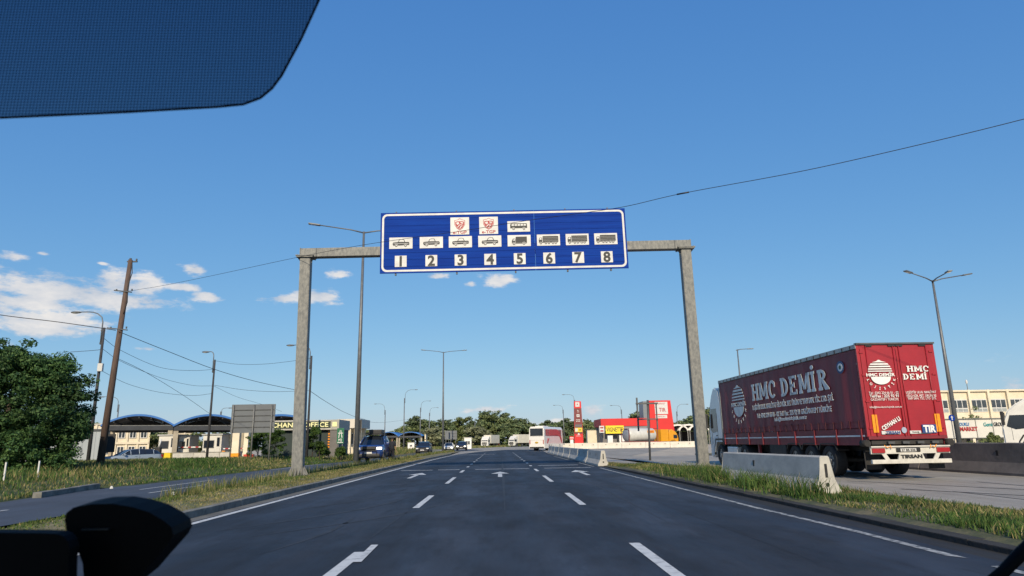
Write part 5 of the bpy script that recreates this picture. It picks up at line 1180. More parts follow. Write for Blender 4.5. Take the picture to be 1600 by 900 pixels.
# ---------------------------------------------------------------- left: border canopies, booths, exchange office
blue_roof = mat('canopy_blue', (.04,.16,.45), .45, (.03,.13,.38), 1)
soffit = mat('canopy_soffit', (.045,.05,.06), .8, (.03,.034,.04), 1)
colm = mat('canopy_column', (.42,.37,.28), .9, (.30,.26,.20), 1.5)
def frontage(px0, px1, Y, ang):
    a = D(px0, 690, Y); c = onplane(px1, 690, (a.x, a.y), (a.x+math.cos(ang), a.y+math.sin(ang))); return a, c, Vector((c.x-a.x, c.y-a.y)).length
def canopy(x0, x1, Y, zs, zp, dep, z0, lab, name='border_canopy', ncol=2, rz=0.0):
    o = root(name, ((x0+x1)/2, Y, z0), rz, lab, 'canopy', 'blue arched canopies' ); hw = (x1-x0)/2; n = 20; zs -= z0; zp -= z0
    pts = [(-hw+2*hw*i/n, zs+(zp-zs)*(1-((2*i/n-1)**2))) for i in range(n+1)]
    b = MB(); t = .22; A = [b.v((x,0,z)) for x,z in pts]; B = [b.v((x,dep,z)) for x,z in pts]; C_ = [b.v((x,0,z-t)) for x,z in pts]; Dd = [b.v((x,dep,z-t)) for x,z in pts]
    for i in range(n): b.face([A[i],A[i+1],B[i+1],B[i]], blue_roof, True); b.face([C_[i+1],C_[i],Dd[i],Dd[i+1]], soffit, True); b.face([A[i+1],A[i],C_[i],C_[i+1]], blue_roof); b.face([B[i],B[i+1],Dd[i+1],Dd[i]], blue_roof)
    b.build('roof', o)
    b = MB(); T_ = [(x, z-.25) for x, z in pts]; b.prism([(pts[0][0]+.1, zs-.3)] + T_[1:-1] + [(pts[-1][0]-.1, zs-.3)], 'y', dep-.9, dep-.8, soffit); b.build('dark_infill', o)  # dark panel added to stand in for the shade inside the arch
    b = MB(); 
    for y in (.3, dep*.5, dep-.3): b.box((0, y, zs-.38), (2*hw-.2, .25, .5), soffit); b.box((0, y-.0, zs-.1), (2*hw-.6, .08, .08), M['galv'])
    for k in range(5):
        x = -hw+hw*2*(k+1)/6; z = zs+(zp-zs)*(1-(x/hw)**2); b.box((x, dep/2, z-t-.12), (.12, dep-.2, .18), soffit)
    b.build('beam', o)
    for s in (-1, 1):
        for y in ([.5, dep-.6] if ncol == 2 else [.5, dep*.5, dep-.6]):
            b = MB(); b.box((s*(hw-.35), y, (zs-.5)/2), (.5, .5, zs-.5), colm, bev=.03); b.build('column', o)
    return o
Yc = 80
xs = [D(155,665,Yc).x, D(269,662,Yc).x, D(381,660,Yc).x, D(492,657,Yc).x]
labs = ['left blue arched canopy behind the silver car','middle blue arched canopy left of the grey sign back','right blue arched canopy above the exchange kiosk']
for i in range(3):
    zs = D((155,270,380)[i]+55, 662, Yc).z - .15; zp = D((155,270,380)[i]+55, 647, Yc).z; 
    a, c, W = frontage((155,269,381)[i]-1, (269,381,492)[i]+1, 77, rad(25)); mx_, my_ = (a.x+c.x)/2, (a.y+c.y)/2; q_ = (212,325,437)[i]
    canopy(mx_-W/2, mx_+W/2, my_, D(q_, 663.5, my_).z, D(q_, 647, my_).z, 13, .0, labs[i], rz=rad(25))
Yf = 228; xs = [D(592,680,Yf).x, D(622,680,Yf).x, D(660,680,Yf).x]
for i in range(2):
    c = (607, 641)[i]; canopy(xs[i]+.02, xs[i+1], Yf, D(c, 681, Yf).z, D(c, 674.5, Yf).z, 34 if i else 20, .0, ['left far arched canopy behind the officer','right far arched canopy with cream side wall'][i])
e = D(666, 690, Yf+12); b = MB(); o = root('side_wall', (e.x+.6, Yf+3, 0), 0, 'cream pillared side wall right of the far canopy', 'wall'); b.box((0, 14, 3.6), (.4, 28, 1.6), M['cream']); b.build('parapet', o)
for k in range(8): b = MB(); b.box((0, 1+k*3.6, 1.4), (.5, .9, 2.8), M['cream']); b.build('pillar', o)
# booths
def booth(px0, px1, pyt, Y, lab, rz=0):
    a, c = D(px0, pyt, Y), D(px1, pyt, Y); W = c.x-a.x; h = a.z; o = root('border_booth', ((a.x+c.x)/2, Y, .0), rz, lab, 'booth', 'white control booths under the canopies'); wm = mat('booth_white', (.62,.60,.54), .6, (.52,.5,.45), 1)
    b = MB(); b.box((0, 1.2, h/2), (W, 2.4, h-.1), wm, bev=.02); b.build('wall', o)
    b = MB(); b.box((0, 1.2, h+.0), (W+.3, 2.7, .14), mat('booth_roof', (.4,.4,.38), .7)); b.build('roof', o)
    b = MB(); b.box((-W*.16, -.03, h*.62), (W*.55, .08, h*.30), M['galv_dark']); q = b.build('window', o); b = MB(); b.box((-W*.16, -.075, h*.62), (W*.51, .02, h*.26), M['glass']); b.build('pane', q)
    b = MB(); b.box((W*.34, -.03, h*.55), (W*.2, .06, h*.8), wm); b.box((W*.34, -.07, h*.70), (W*.15, .02, h*.35), M['glass']); b.build('door', o)
    b = MB(); b.box((-W*.42, -.15, h*.33), (.3, .25, .25), M['galv']); b.build('cooling_unit', o); return o
booth(249, 275, 680, 78.5, 'white booth with dark window left of the canopy column'); booth(318, 347, 679, 78.5, 'white booth with dark window right of the middle canopy column')
booth(280, 297, 681, 79, 'narrow grey booth right of the left booth')
def low_wall(px0, px1, pyt, Y, h, m, lab, name='low_wall', th=.3):
    a, c = D(px0, pyt, Y), D(px1, pyt, Y); o = MB(); L_ = c.x-a.x; o.box(((a.x+c.x)/2, Y, a.z-h/2), (L_, th, h), m, bev=.02); n = max(2, int(L_/2.5))
    for k in range(n+1): o.box((a.x+L_*k/n, Y-th/2-.012, a.z-h/2), (.04, .02, h-.05), M['conc2'])
    o.box(((a.x+c.x)/2, Y, a.z+.02), (L_+.05, th+.08, .06), M['conc2'])
    return o.build(name, label=lab, cat='wall')
low_wall(262, 385, 708, 76, 1.05, M['conc'], 'low concrete wall in front of the booths')
yw = mat('plastic_yellow', (.70,.50,.02), .5); rw_ = mat('plastic_red', (.55,.05,.03), .5)
def water_barrier(px0, px1, pyt, Y, n, m, lab, cat='barrier'):
    a, c = D(px0, pyt, Y), D(px1, pyt, Y); o = root('plastic_barrier', ((a.x+c.x)/2, Y, .0), 0, lab, cat); W = c.x-a.x; h = a.z
    for k in range(n):
        x = -W/2 + W*(k+.5)/n; b = MB(); b.prism([(x-W/n*.46,0),(x+W/n*.46,0),(x+W/n*.46,h*.35),(x+W/n*.40,h),(x-W/n*.40,h),(x-W/n*.46,h*.35)], 'y', -.25, .25, m); b.box((x,-.26,h*.2), (W/n*.5,.02,.15), M['black']); b.build('segment', o)
water_barrier(234, 269, 708, 72, 3, yw, 'yellow plastic barrier segments beside the silver car'); water_barrier(381, 397, 710, 70, 2, rw_, 'red plastic barrier at the foot of the grey sign back')
p = D(245, 712, 71); b = MB(); b.box((p.x, 71.2, .9), (.5,.5,1.2), M['chass'], bev=.05); b.tube([(p.x,71.2,1.4),(p.x+.2,71.2,2.3)], .07, M['white'], 8); b.build('hand_pump', label='dark machine with white handle behind the yellow barrier', cat='machine')
# barrier arms
for (px0, px1, py, Y, lab) in [(280,315,699,79,'white boom barrier between the two booths'),(350,383,701,78,'white boom barrier beside the orange canopy pillar')]:
    a, c = D(px0, py, Y), D(px1, py, Y); o = root('boom_barrier', (a.x, Y, .0), 0, lab, 'boom barrier'); b = MB(); b.box((0,0,.5), (.35,.3,1.0), M['amber'], bev=.03); b.build('post', o)
    b = MB(); b.box(((c.x-a.x)/2, -.18, a.z), (c.x-a.x, .08, .12), M['wpaint']); 
    for k in range(3): b.box(((c.x-a.x)*(k+.5)/3, -.225, a.z), (.35,.01,.12), M['redink'])
    b.build('boom', o)
# cream pillar with orange foot beside sign back
for (px0, px1, lab) in [(365,376,'cream pillar with orange foot under the grey sign back'),(383,390,'narrow cream pillar right of the orange footed pillar')]:
    a, c = D(px0, 678, 74), D(px1, 678, 74); o = root('gate_pillar', ((a.x+c.x)/2, 74, .0), 0, lab, 'pillar'); b = MB(); b.box((0,0,1.5), (c.x-a.x,.6,3.0), M['cream'], bev=.02); b.build('shaft', o); b = MB(); b.box((0,-.02,.52), (c.x-a.x+.06,.64,.45), M['amber'] if px0 == 365 else M['cream']); b.build('foot', o)
# pale wall and cream buildings at left
a, c, W = frontage(60, 160, 56, rad(28)); h = D(110, 673, (a.y+c.y)/2).z-.1
o = root('garage_building', ((a.x+c.x)/2, (a.y+c.y)/2, .1), rad(28), 'pale blue grey windowless building behind the leaning pole', 'building'); pb = mat('pale_cladding', (.40,.43,.45), .6, (.34,.37,.39), .7, streak=(3,3,.3))
b = MB(); b.box((0, 4, h/2), (W, 8, h), pb)
for k in range(int(W/.45)): b.box((-W/2+.3+k*.45, -.012, h/2), (.05, .03, h-.1), pb)
b.build('wall', o); b = MB(); b.box((0, 4, h+.05), (W+.2, 8.2, .16), M['galv_dark']); b.build('roof', o)
dkb = D(166, 690, 66); o = root('dark_hoarding', (dkb.x, 66, .0), rad(25), 'dark grey board standing behind the wooden pole', 'board'); b = MB(); b.box((-.1, 0, 1.95), (1.7, .2, 1.7), M['chass']); b.build('panel', o); b = MB(); b.box((-.8,0,.6), (.12,.12,1.3), M['galv_dark']); b.box((.6,0,.6), (.12,.12,1.3), M['galv_dark']); b.build('leg', o)
def cream_block(px0, px1, pyt, Y, dep, lab, cols, rows, z0=.0, roofm=None):
    a, c, W = frontage(px0, px1, Y, rad(26)); h = D((px0+px1)/2, pyt, (a.y+c.y)/2).z-z0; o = root('cream_building', ((a.x+c.x)/2, (a.y+c.y)/2, z0), rad(26), lab, 'building')
    b = MB(); b.box((0, dep/2, h/2), (W, dep, h), M['cream'])
    for k in range(cols+1): b.box((-W/2+W*k/cols, -.08, h/2), (.25, .2, h-.02), M['cream'])
    for r_ in range(1, rows): b.box((0, -.12, h*r_/rows), (W, .3, .3), M['cream'])
    b.build('wall', o); b = MB(); b.box((0, dep/2, h+.08), (W+.4, dep+.4, .2), roofm or M['conc']); b.build('roof', o)
    windows_(o, [(-W/2+W*(k+.5)/cols, h*(r_+.55)/rows) for k in range(cols) for r_ in range(rows)], W/cols*.62, h/rows*.48, -.06)
    return o
cream_block(105, 162, 664, 96, 9, 'cream building above the pale garage roof', 4, 2)
cream_block(163, 232, 668, 98, 9, 'two storey cream building seen under the left canopy', 4, 2)
cream_block(236, 300, 676, 122, 9, 'distant cream building behind the left booth', 5, 2)
# exchange office
def exchange():
    Y = 64; a, c = D(411, 657, Y), D(519, 657, Y); W = c.x-a.x; z0 = .27; h = a.z-z0-.05
    o = root('exchange_office', ((a.x+c.x)/2, Y, z0), 0, 'dark green exchange kiosk with yellow lettered fascia behind the bushes', 'kiosk')
    gm = mat('kiosk_green', (.022,.038,.036), .7, (.016,.028,.028), 1); gy = mat('kiosk_grey', (.16,.15,.145), .8, (.12,.115,.11), 2)
    b = MB(); b.box((0, 2, (h-.9)/2), (W-.1, 4, h-.9), gm); b.build('wall', o)
    b = MB(); b.box((W/2+.32, 1.8, (h-.9)/2), (.72, 4.4, h-.9), gy); b.build('end_wall', o)
    b = MB(); b.box((0, 1.8, h-.45), (W+.1, 4.6, .9), M['conc']); b.box((W/2+.42, 1.8, h-.45), (.72, 4.6, .92), mat('fascia_silver', (.35,.34,.30), .5)); b.build('roof', o)
    b = MB(); b.box((0, -.52, h-.43), (W, .04, .62), mat('fascia_green', (.016,.03,.02), .5)); b.text('EXCHANGE OFFICE', .60, (.02, -.56, h-.43), mat('lettering_yellow', (.85,.82,.42), .5), width=W*.93, bold=.012); b.build('fascia_sign', o)
    b = MB(); b.box((W/2+.38, -.53, h-.42), (.42, .04, .42), MATS['lettering_yellow']); b.build('emblem', o)
    b = MB(); b.box((W/2-.22, -.02, h*.42), (.26, .05, h*.62), M['black'])
    for k in range(7): b.box((W/2-.22, -.06, h*.70-k*.24), (.16, .02, .12), M['amber'])
    b.build('rate_display', o)
    b = MB(); b.box((W/2-.6, -.5, .06), (1.3, .8, .14), M['conc']); b.build('step', o)
exchange()
# cream colonnade building with green motorway sign
a, c = D(529, 655, 84), D(562, 659, 84); o = root('colonnade_building', ((a.x+c.x)/2, 84, .2), 0, 'cream building with tall pillars right of the exchange kiosk', 'building'); W = c.x-a.x; h = a.z-.2
b = MB(); b.box((0, 3, h-.55), (W+.2, 6.5, 1.1), mat('soffit_cream', (.60,.55,.47), .8)); b.build('roof', o)
for k in range(3): b = MB(); b.box((-W/2+.35+k*(W-.7)/2, .2, (h-1.1)/2), (.55, .5, h-1.1), M['cream'], bev=.02); b.build('pillar', o)
b = MB(); b.box((0, 4, (h-1.1)/2), (W, .3, h-1.1), M['cream']); b.build('back_wall', o); windows_(o, [(-.2, h*.45)], .9, 1.4, 3.8)
p = D(532, 680, 62.5); q0, q1 = D(528, 669, 62.5), D(538, 693, 62.5); o = root('motorway_sign', (p.x, 62.5, .2), 0, 'tall green motorway sign at the corner of the exchange kiosk', 'sign'); gs = mat('motorway_green', (.005,.13,.06), .5)
W, h = q1.x-q0.x, q0.z-q1.z; zc = (q0.z+q1.z)/2-.2
b = MB(); b.box((0,0,zc), (W,.06,h), gs, bev=.01); b.build('panel', o); b = MB(); wm = M['white']
b.prism([(-W*.30,zc-h*.12),(-W*.16,zc-h*.12),(-W*.03,zc+h*.36),(-W*.10,zc+h*.36)], 'y', -.04, -.032, wm); b.prism([(W*.30,zc-h*.12),(W*.16,zc-h*.12),(W*.03,zc+h*.36),(W*.10,zc+h*.36)], 'y', -.04, -.032, wm); b.prism([(-W*.36,zc+h*.15),(W*.36,zc+h*.15),(W*.36,zc+h*.20),(-W*.36,zc+h*.20)], 'y', -.045, -.041, wm)
b.text('M2', .34, (0,-.04,zc-h*.27), wm, width=W*.5, bold=.01); b.box((0,-.036,zc-h*.43), (W*.8,.01,h*.05), wm); b.build('symbol', o)
b = MB()
for s in (-1, 1): b.cyl((s*W*.3,.05,-.1), (s*W*.3,.05,zc), .035, M['galv'], n=8)
b.build('post', o)
# bushes by the exchange office
for i, (px, py, Y, R_, H_, lab) in enumerate([(405,680,57,1.4,2.6,'green bush under the left half of the grey sign back'),(430,680,60,1.7,2.7,'broad green bush in front of the exchange kiosk wall'),(490,667,61,1.5,3.0,'tall bush beneath the office lettering'),(500,690,58,.9,1.5,'low bush right of the tall bush at the kiosk'),(533,705,60,.9,1.0,'small shrub below the green motorway sign')]):
    p = D(px, py, Y); tree('green_bush', (p.x, Y, .2), max(H_, p.z-.2), R_, .15, 3200, .16, l_bush, 90+i, lab, 'bush', nc=45, lobes=6, r=.05, group='bushes by the exchange kiosk')
for i, (px, Y, lab) in enumerate([(375,66,'bush behind the cream pillar left of the kiosk')]):
    p = D(px, 690, Y)
# grey sign back on posts
def sign_back(px0, px1, pyt, pyb, Y, lab, gz, posts, ng=5):
    a, c, d = D(px0, pyt, Y), D(px1, pyt, Y), D(px0, pyb, Y); W = c.x-a.x; h = a.z-d.z; o = root('road_sign_back', ((a.x+c.x)/2, Y, gz), 0, lab, 'road sign'); m = mat('sign_back_grey', (.13,.145,.16), .5, (.11,.12,.135), .7, metal=.1)
    zc = (a.z+d.z)/2-gz; b = MB()
    for k in range(ng): b.box((0, 0, zc-h/2+h*(k+.5)/ng), (W, .05, h/ng-.03), m)
    b.build('panel', o); b = MB()
    for k in range(1, ng): b.box((0, -.05, zc-h/2+h*k/ng), (W-.1, .05, .06), M['galv_dark'])
    b.build('rail', o)
    for x in posts: b = MB(); b.cyl((x*W, -.13, -.1), (x*W, -.13, zc+h/2-.05), .055, M['galv'], n=10); b.build('post', o)
sign_back(363, 431, 632, 677, 52, 'large grey back of a road sign on three posts', .2, (-.45, .02, .43))
sign_back(695, 714, 673, 687, 135, 'distant grey back of a road sign behind the white car', .0, (-.4, 0, .4), 3)
p = D(701, 681, 128); o = root('round_sign_back', (p.x, 128, 0), 0, 'round grey sign back beside the distant double lamp pole', 'road sign'); b = MB(); z = p.z; b.cyl((0,-.02,z), (0,.02,z), .65, MATS['sign_back_grey'], n=24); b.build('disc', o); b = MB(); b.cyl((0,.06,-.1), (0,.06,z+.4), .04, M['galv'], n=8); b.build('post', o)
# kiosk in the middle
p = D(731, 698, 165); q = D(731, 684, 165); o = root('small_kiosk', (p.x, 165, 0), 0, 'small white kiosk with one window behind the black car', 'kiosk'); b = MB(); b.box((0,1,q.z/2), (1.7,2,q.z), M['wpaint']); b.build('wall', o); b = MB(); b.box((0,1,q.z+.05), (1.9,2.2,.15), M['conc']); b.build('roof', o); windows_(o, [(0, q.z*.55)], 1.1, .9, -.02)
p = D(642, 697, 170); q = D(642, 690, 170); o = root('white_hut', (p.x, 170, 0), 0, 'small white hut in the grass below the right far canopy', 'hut'); b = MB(); b.box((0,1,.8), (1.6,1.6,1.7), M['wpaint']); b.build('wall', o); b = MB(); b.box((0,1,1.7), (1.8,1.8,.12), M['conc']); b.build('roof', o); windows_(o, [(0, .95)], .7, .6, .17)
# signal mast by the pickup
p = D(564, 690, 66); o = root('signal_mast', (p.x, 66, .1), 0, 'thin mast with dark panel right of the tall lamp pole', 'mast'); zt = D(564, 657, 66).z; b = MB(); b.cyl((0,0,-.1), (0,0,zt-.1), .04, M['galv'], n=8); b.build('post', o); b = MB(); b.box((-.15,-.06,zt-.5), (.3,.08,.9), M['chass']); b.box((.1,-.06,zt-2.3), (.3,.3,.4), M['lampw']); b.build('panel', o)
# white marker posts at the left edge
for i, (px, Y, lab) in enumerate([(7, 26, 'thin white marker post at the very left edge in the grass'), (59, 28, 'second thin white marker post under the large leafy tree')]):
    p = D(px, 742, Y); b = MB(); b.box((p.x, Y, .62), (.05,.05,.75), M['white'], rz=.2); b.box((p.x, Y, 1.0), (.055,.055,.03), M['ink'], rz=.2); b.build('marker_post', label=lab, cat='post', group='white marker posts')

# ---------------------------------------------------------------- right side background
def office_right():
    Y = 100; a, c = D(1420, 611, Y), D(1720, 606, Y); W = c.x-a.x; z0 = 0; h = D(1500, 610, Y).z; o = root('office_building', ((a.x+c.x)/2, Y, 0), 0, 'long cream two storey office building behind the white billboard wall', 'building'); cr = M['cream']
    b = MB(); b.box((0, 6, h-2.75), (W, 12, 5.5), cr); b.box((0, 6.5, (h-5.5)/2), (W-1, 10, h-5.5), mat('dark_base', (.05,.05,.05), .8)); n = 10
    for k in range(n+1): b.box((-W/2+W*k/n, -.15, h-2.7), (.35, .5, 5.5), cr)
    b.box((0, -.1, h-.1), (W+.2, .5, .25), cr); b.build('wall', o)
    b = MB()
    for k in range(n+1): b.box((-W/2+W*k/n, .3, (h-5.4)/2), (.6, .6, h-5.4), cr)
    b.build('column', o); bw = W/n
    for k in range(n):
        x0 = -W/2+W*(k+.5)/n; b = MB(); b.box((x0, -.02, h-2.3), (bw*.80, .10, 1.9), M['white']); f = b.build('window', o)
        for j in range(3):
            b = MB(); b.box((x0+(j-1)*bw*.262, -.085, h-2.05), (bw*.22, .03, 1.1), M['winglass']); b.box((x0+(j-1)*bw*.262, -.085, h-2.95), (bw*.22, .03, .4), mat('window_panel', (.30,.33,.33), .4)); b.build('pane', f)
    for xx in (-3.6,): b = MB(); b.cyl((xx, 3, h), (xx, 3, h+1.5), .05, M['galv'], n=6); b.ell((xx,3,h+1.5), (.16,.16,.35), M['white']); b.build('antenna', o)
office_right()
p = D(1500, 690, 64); a, c = D(1470, 657, 64), D(1600, 652, 64); o = root('billboard_wall', ((a.x+c.x)/2, 64, 0), 0, 'white panel wall with red market lettering behind the lorry', 'wall'); W = c.x-a.x
zt = D(1520, 655, 64).z; zb = D(1520, 684, 64).z; b = MB(); wm = mat('panel_white', (.66,.64,.58), .6, (.56,.54,.5), .6)
b.box((0, 0, (zt+zb)/2), (W, .15, zt-zb), wm); 
for k in range(6): b.box((-W/2+W*k/5, -.09, (zt+zb)/2), (.06,.04,zt-zb), M['galv'])
b.build('panel', o); b = MB(); b.box((0,-.05,zt+.04), (W+.1,.3,.08), M['galv']); b.box((0,-.05,zb-.04), (W+.1,.3,.08), M['galv_dark'])
for k in range(6): b.box((-W/2+W*k/5, .1, zb/2), (.12,.12,zb), M['galv'])
b.build('frame', o)
b = MB(); x = D(1512, 668, 64).x-o.location.x; z = D(1512, 667.5, 64).z; bl = mat('ad_blue', (.05,.2,.45), .5); b.text('DUKU', .42, (x-.35, -.12, z+.28), bl, width=.9, bold=.01); b.text('MARKET', .5, (x, -.12, z-.16), M['redink'], width=1.7, bold=.02); b.build('market_lettering', o)
b = MB(); x = D(1551, 663, 64).x-o.location.x; z = D(1551, 663, 64).z; b.text('Gemi', .5, (x-.55, -.12, z), mat('ad_teal', (.05,.3,.3), .5), width=.85, bold=.01); b.text('GROUP', .5, (x+.55, -.12, z), M['ink'], width=1.1, bold=.01); b.build('second_lettering', o)
p = D(1487, 653, 40); o = root('arrow_sign', (p.x, 40, 0), 0, 'round blue sign with white up arrow beside the lorry rear', 'road sign'); b = MB(); b.cyl((0,-.02,p.z), (0,.02,p.z), .18*1.05, M['blue'], n=24); b.build('disc', o)
b = MB(); z = p.z; b.prism([(-.03,z-.12),(.03,z-.12),(.03,z+.03),(.08,z+.03),(0,z+.13),(-.08,z+.03),(-.03,z+.03)], 'y', -.03, -.022, M['white']); b.build('arrow', o); b = MB(); b.cyl((0,.06,-.1), (0,.06,z+.15), .03, M['galv'], n=8); b.build('post', o)
for i, (px, py, Y, R_, H_, lab) in enumerate([(1525,634,70,2.4,5.0,'yellow green bush in front of the cream office building'),(1545,655,72,1.8,4.0,'lower bush right of it before the cream office building'),(1548,676,50,.8,1.0,'small weed clump before the white billboard wall')]):
    p = D(px, py, Y); tree('green_bush', (p.x, Y, 0), p.z if i < 2 else p.z, R_, .2, 2500, .22, l_a, 120+i, lab, 'bush', nc=40, lobes=5, r=.05, group='bushes on the right')
n = 5000; Y = rng.uniform(40, 60, n); X = rng.uniform(28, 50, n); blades('lot_edge_grass', X, Y, np.full(n, -.02), .3+.5*rng.random(n), .05, [g_dry, g_green], (rng.random(n) < .5).astype(int), .7, label='strip of dry grass below the white billboard wall', cat='grass')
sheet('lot_edge_soil', [[(26,41,.0),(55,44,.0),(60,62,.0),(30,62,.0)]], G_verge)
# litter stones on the verges
st = mat('litter_white', (.6,.6,.58), .7)
for (px, py, lab) in [(270,774,'small white scrap of litter on the left verge'),(174,764,'white stone at the far edge of the side road')]:
    p = G(px, py, .12); b = MB(); b.box((p.x, p.y, .17), (.11,.08,.09), st, rz=.6, bev=.02, taper=(.5,.6)); b.build('litter', label=lab, cat='litter')

# ---------------------------------------------------------------- person
def officer():
    p = D(612, 719, 58); o = root('person', (D(612,719,54).x, 54, .10), rad(168), 'person in dark shirt and trousers standing with back turned by the pickup', 'person')
    skin = mat('skin', (.42,.24,.16), .6); cl = mat('dark_shirt', (.012,.014,.024), .85); tr = mat('dark_trousers', (.010,.011,.018), .85); hair = mat('hair', (.03,.022,.018), .8); shoe = M['black']
    def skinned(name, verts, edges, radii, m, rootv=0, parent=o, sub=1):
        me = bpy.data.meshes.new(name); me.from_pydata(verts, edges, []); me.materials.append(m); q = bpy.data.objects.new(name, me); COL.objects.link(q); q.parent = parent
        sk = q.modifiers.new('skin', 'SKIN'); sk.use_smooth_shade = True
        for i, r in enumerate(radii): me.skin_vertices[0].data[i].radius = (r, r) if not hasattr(r, '__len__') else r
        me.skin_vertices[0].data[rootv].use_root = True
        s = q.modifiers.new('sub', 'SUBSURF'); s.levels = sub; s.render_levels = sub; return q
    V = [(0,0,.98),(0,0,1.15),(0,.01,1.36),(0,0,1.50),(0,-.01,1.60),(-.20,0,1.44),(-.27,.02,1.16),(-.30,-.06,.92),(-.31,-.08,.83),(.20,0,1.44),(.34,.04,1.20),(.24,-.16,1.08),(.20,-.20,1.04),
         (-.11,0,.92),(-.14,.01,.50),(-.16,0,.10),(-.17,-.12,.05),(.11,0,.92),(.15,-.02,.50),(.19,0,.10),(.21,-.12,.05)]
    E = [(0,1),(1,2),(2,3),(3,4),(2,5),(5,6),(6,7),(7,8),(2,9),(9,10),(10,11),(11,12),(0,13),(13,14),(14,15),(15,16),(0,17),(17,18),(18,19),(19,20)]
    Rr = [(.14,.09),(.13,.09),(.15,.09),(.07,.07),(.055,.055),.07,.048,.032,.028,.07,.048,.032,.028,.095,.065,.048,.042,.095,.065,.048,.042]
    body = skinned('body', V, E, Rr, skin)
    skinned('shirt', [(0,0,.84),(0,0,1.0),(0,0,1.17),(0,.01,1.36),(0,0,1.53),(-.215,0,1.43),(-.285,.02,1.13),(.215,0,1.43),(.36,.045,1.17)], [(0,1),(1,2),(2,3),(3,4),(3,5),(5,6),(3,7),(7,8)], [(.22,.17),(.22,.165),(.21,.16),(.235,.165),.10,.11,.09,.11,.09], cl)
    skinned('trousers', [(0,0,1.06),(-.11,0,.90),(-.14,.01,.50),(-.16,0,.08),(.11,0,.90),(.15,-.02,.50),(.19,0,.08)], [(0,1),(1,2),(2,3),(0,4),(4,5),(5,6)], [(.22,.17),.135,.10,.09,.135,.10,.09], tr)
    b = MB(); b.ell((0,-.005,1.69), (.078,.098,.118), skin); b.ell((0,-.10,1.68), (.014,.02,.022), skin, 8, 6)
    for s in (-1, 1): b.ell((s*.08,.005,1.69), (.012,.022,.032), skin, 8, 6); b.ell((s*.03,-.092,1.705), (.011,.008,.007), M['ink'], 8, 6)
    b.box((0,-.094,1.635), (.045,.01,.008), mat('lips', (.3,.1,.09), .6)); b.build('head', o)
    b = MB(); b.ell((0,.02,1.725), (.086,.098,.098), hair); b.build('hair', o)
    for (hx, hy, hz, dx, dz, sg) in ((-.31,-.085,.82,-.02,-.09,-1), (.19,-.215,1.03,-.09,-.01,1)):
        W0 = Vector((hx,hy,hz)); d = Vector((dx,-.02,dz)).normalized(); side = Vector((0,1,0)) if abs(dz) > .05 else Vector((0,0,1))
        vs = [W0, W0+d*.05]; es = [(0,1)]; rs = [.024, .030]
        for k, (off, ln) in enumerate(((-.033,.065),(-.011,.078),(.011,.074),(.033,.058))):
            b0 = len(vs); vs += [W0+d*.085+side*off, W0+d*(.085+ln*.55)+side*off*1.1+Vector((.01*sg,0,0)), W0+d*(.085+ln)+side*off+Vector((.02*-sg,0,0))]; es += [(1,b0),(b0,b0+1),(b0+1,b0+2)]; rs += [.011,.009,.008]
        b0 = len(vs); vs += [W0+d*.04-side*.04, W0+d*.085-side*.06]; es += [(0,b0),(b0,b0+1)]; rs += [.012,.009]
        skinned('hand', [tuple(v) for v in vs], es, rs, skin)
    for x in (-.165, .20): b = MB(); b.ell((x,-.06,.05), (.055,.14,.055), shoe); b.build('shoe', o)
officer()

# ---------------------------------------------------------------- inside the car: sunshade, phone, holder, wiper
def outline(pts, Y, th, m, name, parent=None, bev=.004, tilt=0.0, **kw):
    P = [D(px, py, Y) for px, py in pts]; b = MB()
    nrm = (P[1]-P[0]).cross(P[2]-P[0]).normalized(); fw = Vector((0, 1, .1)).normalized()
    A = [b.v(p) for p in P]; B = [b.v(p + fw*th) for p in P]; b.face(A, m); b.face(B[::-1], m); n = len(P)
    for i in range(n): b.face([A[i], B[i], B[(i+1)%n], A[(i+1)%n]], m)
    bmesh.ops.recalc_face_normals(b.bm, faces=b.bm.faces[:])
    return b.build(name, parent, **kw)
def mesh_fabric():
    m = bpy.data.materials.new('shade_mesh'); m.use_nodes = True; N = m.node_tree.nodes; L = m.node_tree.links; p = N['Principled BSDF']
    p.inputs['Base Color'].default_value = (.007,.010,.016,1); p.inputs['Roughness'].default_value = .9; p.inputs['Specular IOR Level'].default_value = .1
    tc = N.new('ShaderNodeTexCoord'); s = N.new('ShaderNodeSeparateXYZ'); L.new(tc.outputs['Object'], s.inputs[0])
    def mth(op, a, b=None):
        n = N.new('ShaderNodeMath'); n.operation = op
        for i, v in enumerate((a, b)):
            if v is None: continue
            if isinstance(v, (int, float)): n.inputs[i].default_value = v
            else: L.new(v, n.inputs[i])
        return n.outputs[0]
    k = PI/.0026/.72; a = mth('SINE', mth('MULTIPLY', mth('ADD', s.outputs[0], s.outputs[2]), k*.72)); c = mth('SINE', mth('MULTIPLY', mth('SUBTRACT', s.outputs[0], s.outputs[2]), k*.72))
    f = mth('ADD', mth('MULTIPLY', mth('MULTIPLY', a, c), .20), .24)
    t = N.new('ShaderNodeBsdfTransparent'); t.inputs['Color'].default_value = (.62, .82, 1.0, 1); mx = N.new('ShaderNodeMixShader'); L.new(f, mx.inputs[0]); L.new(p.outputs[0], mx.inputs[1]); L.new(t.outputs[0], mx.inputs[2]); L.new(mx.outputs[0], N['Material Output'].inputs['Surface'])
    return m
fab = mesh_fabric()
o = root('sunshade', (0, 0, 0), 0, 'dark blue perforated mesh sunshade hanging at the upper left', 'sunshade')
shp = [(-120,-160),(560,-160),(503,-10),(470,62),(440,118),(425,138),(407,153),(380,163),(340,167),(200,175),(0,184),(-120,190)]
P = [D(px, py, .5) for px, py in shp]; b = MB(); b.face([b.v(p) for p in P], fab); b.build('mesh_cloth', o)
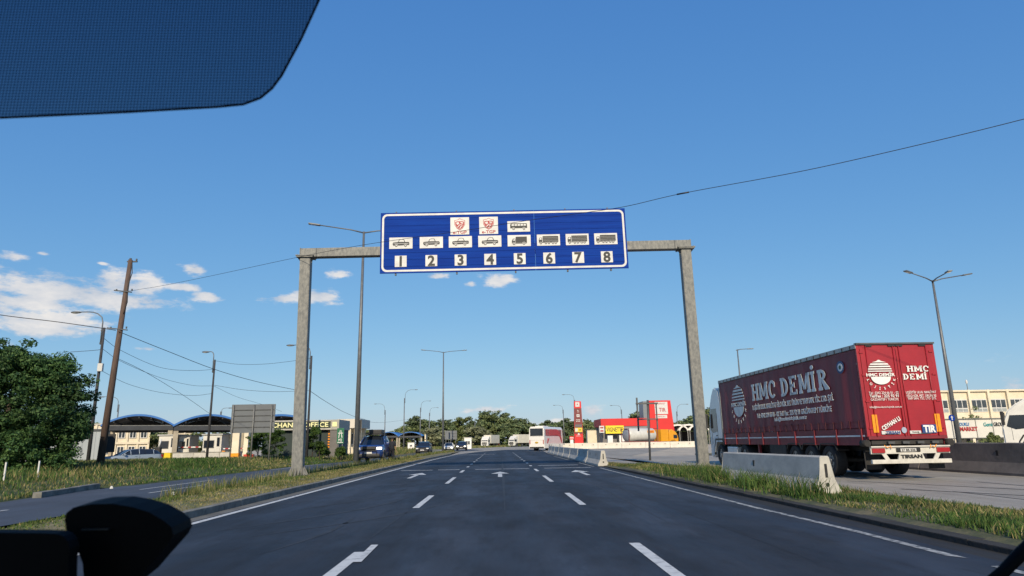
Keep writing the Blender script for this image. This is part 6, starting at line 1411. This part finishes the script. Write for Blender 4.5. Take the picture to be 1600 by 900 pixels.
edge = [(503,-10),(470,62),(440,118),(425,138),(407,153),(380,163),(340,167),(200,175),(0,184)]
b = MB(); b.tube([D(px, py, .4995) for px, py in edge], .0010, mat('shade_hem', (.006,.009,.018), .9), 6); b.build('hem', o)
blk = mat('phone_black', (.003,.003,.0035), .7, spec=.12)
hd = root('phone_holder', tuple(D(180, 905, .62)), 0, 'black phone holder head at the lower left', 'phone holder'); inv = Matrix.Translation(-D(180, 905, .62))
pts = [(101,812),(104,801),(115,793),(140,788),(175,787),(205,792),(232,800),(255,813),(268,824),(271,836),(265,848),(250,865),(232,885),(215,905),(190,925),(132,925),(131,905),(129,880),(122,862),(110,840),(103,826)]
q = outline(pts, .60, .035, blk, 'clamp', hd); q.matrix_parent_inverse = inv
cc = D(180, 836, .60); bmesh_ = MB(); bmesh_.box(D(150, 827, .597), (.022, .004, .0012), mat('holder_grey', (.02,.022,.024), .5)); q = bmesh_.build('ridge', hd); q.matrix_parent_inverse = inv
b = MB(); b.tube([D(165, 915, .62), D(165, 1000, .64), D(200, 1180, .66)], .02, blk, 10); q = b.build('stem', hd); q.matrix_parent_inverse = inv
ph = root('phone', tuple(D(40, 900, .56)), 0, 'black rounded device corner at the bottom left', 'phone'); inv = Matrix.Translation(-D(40, 900, .56))
q = outline([(-90,832),(60,833),(88,834),(99,838),(106,846),(109,858),(106,880),(104,960),(-90,960)], .56, .012, blk, 'body', ph); q.matrix_parent_inverse = inv
cr_ = root('cabin_shade_panel', (.15, -.76, 1.86), 0, 'black panel added out of frame in place of the car roof, shading the cabin objects', 'car roof'); b = MB(); b.box((0, 0, 0), (1.8, 2.5, .16), blk, bev=.01); b.build('panel', cr_)  # unseen panel, added to keep the sun off the sunshade and phone holder
db = root('dashboard', (0, .62, 1.02), 0, 'black dashboard top below the frame carrying the phone holder', 'dashboard'); b = MB(); b.box((.1, .1, 0), (1.5, .75, .10), blk, bev=.03); b.build('top', db)
b = MB(); Pw = [D(1540, 915, .95), D(1568, 893, .95), D(1592, 868, .95), D(1625, 838, .95), D(1700, 770, .95)]; b.tube(Pw, .007, blk, 8, .010); b.build('windscreen_wiper', label='black wiper blade edge crossing the bottom right corner', cat='wiper')
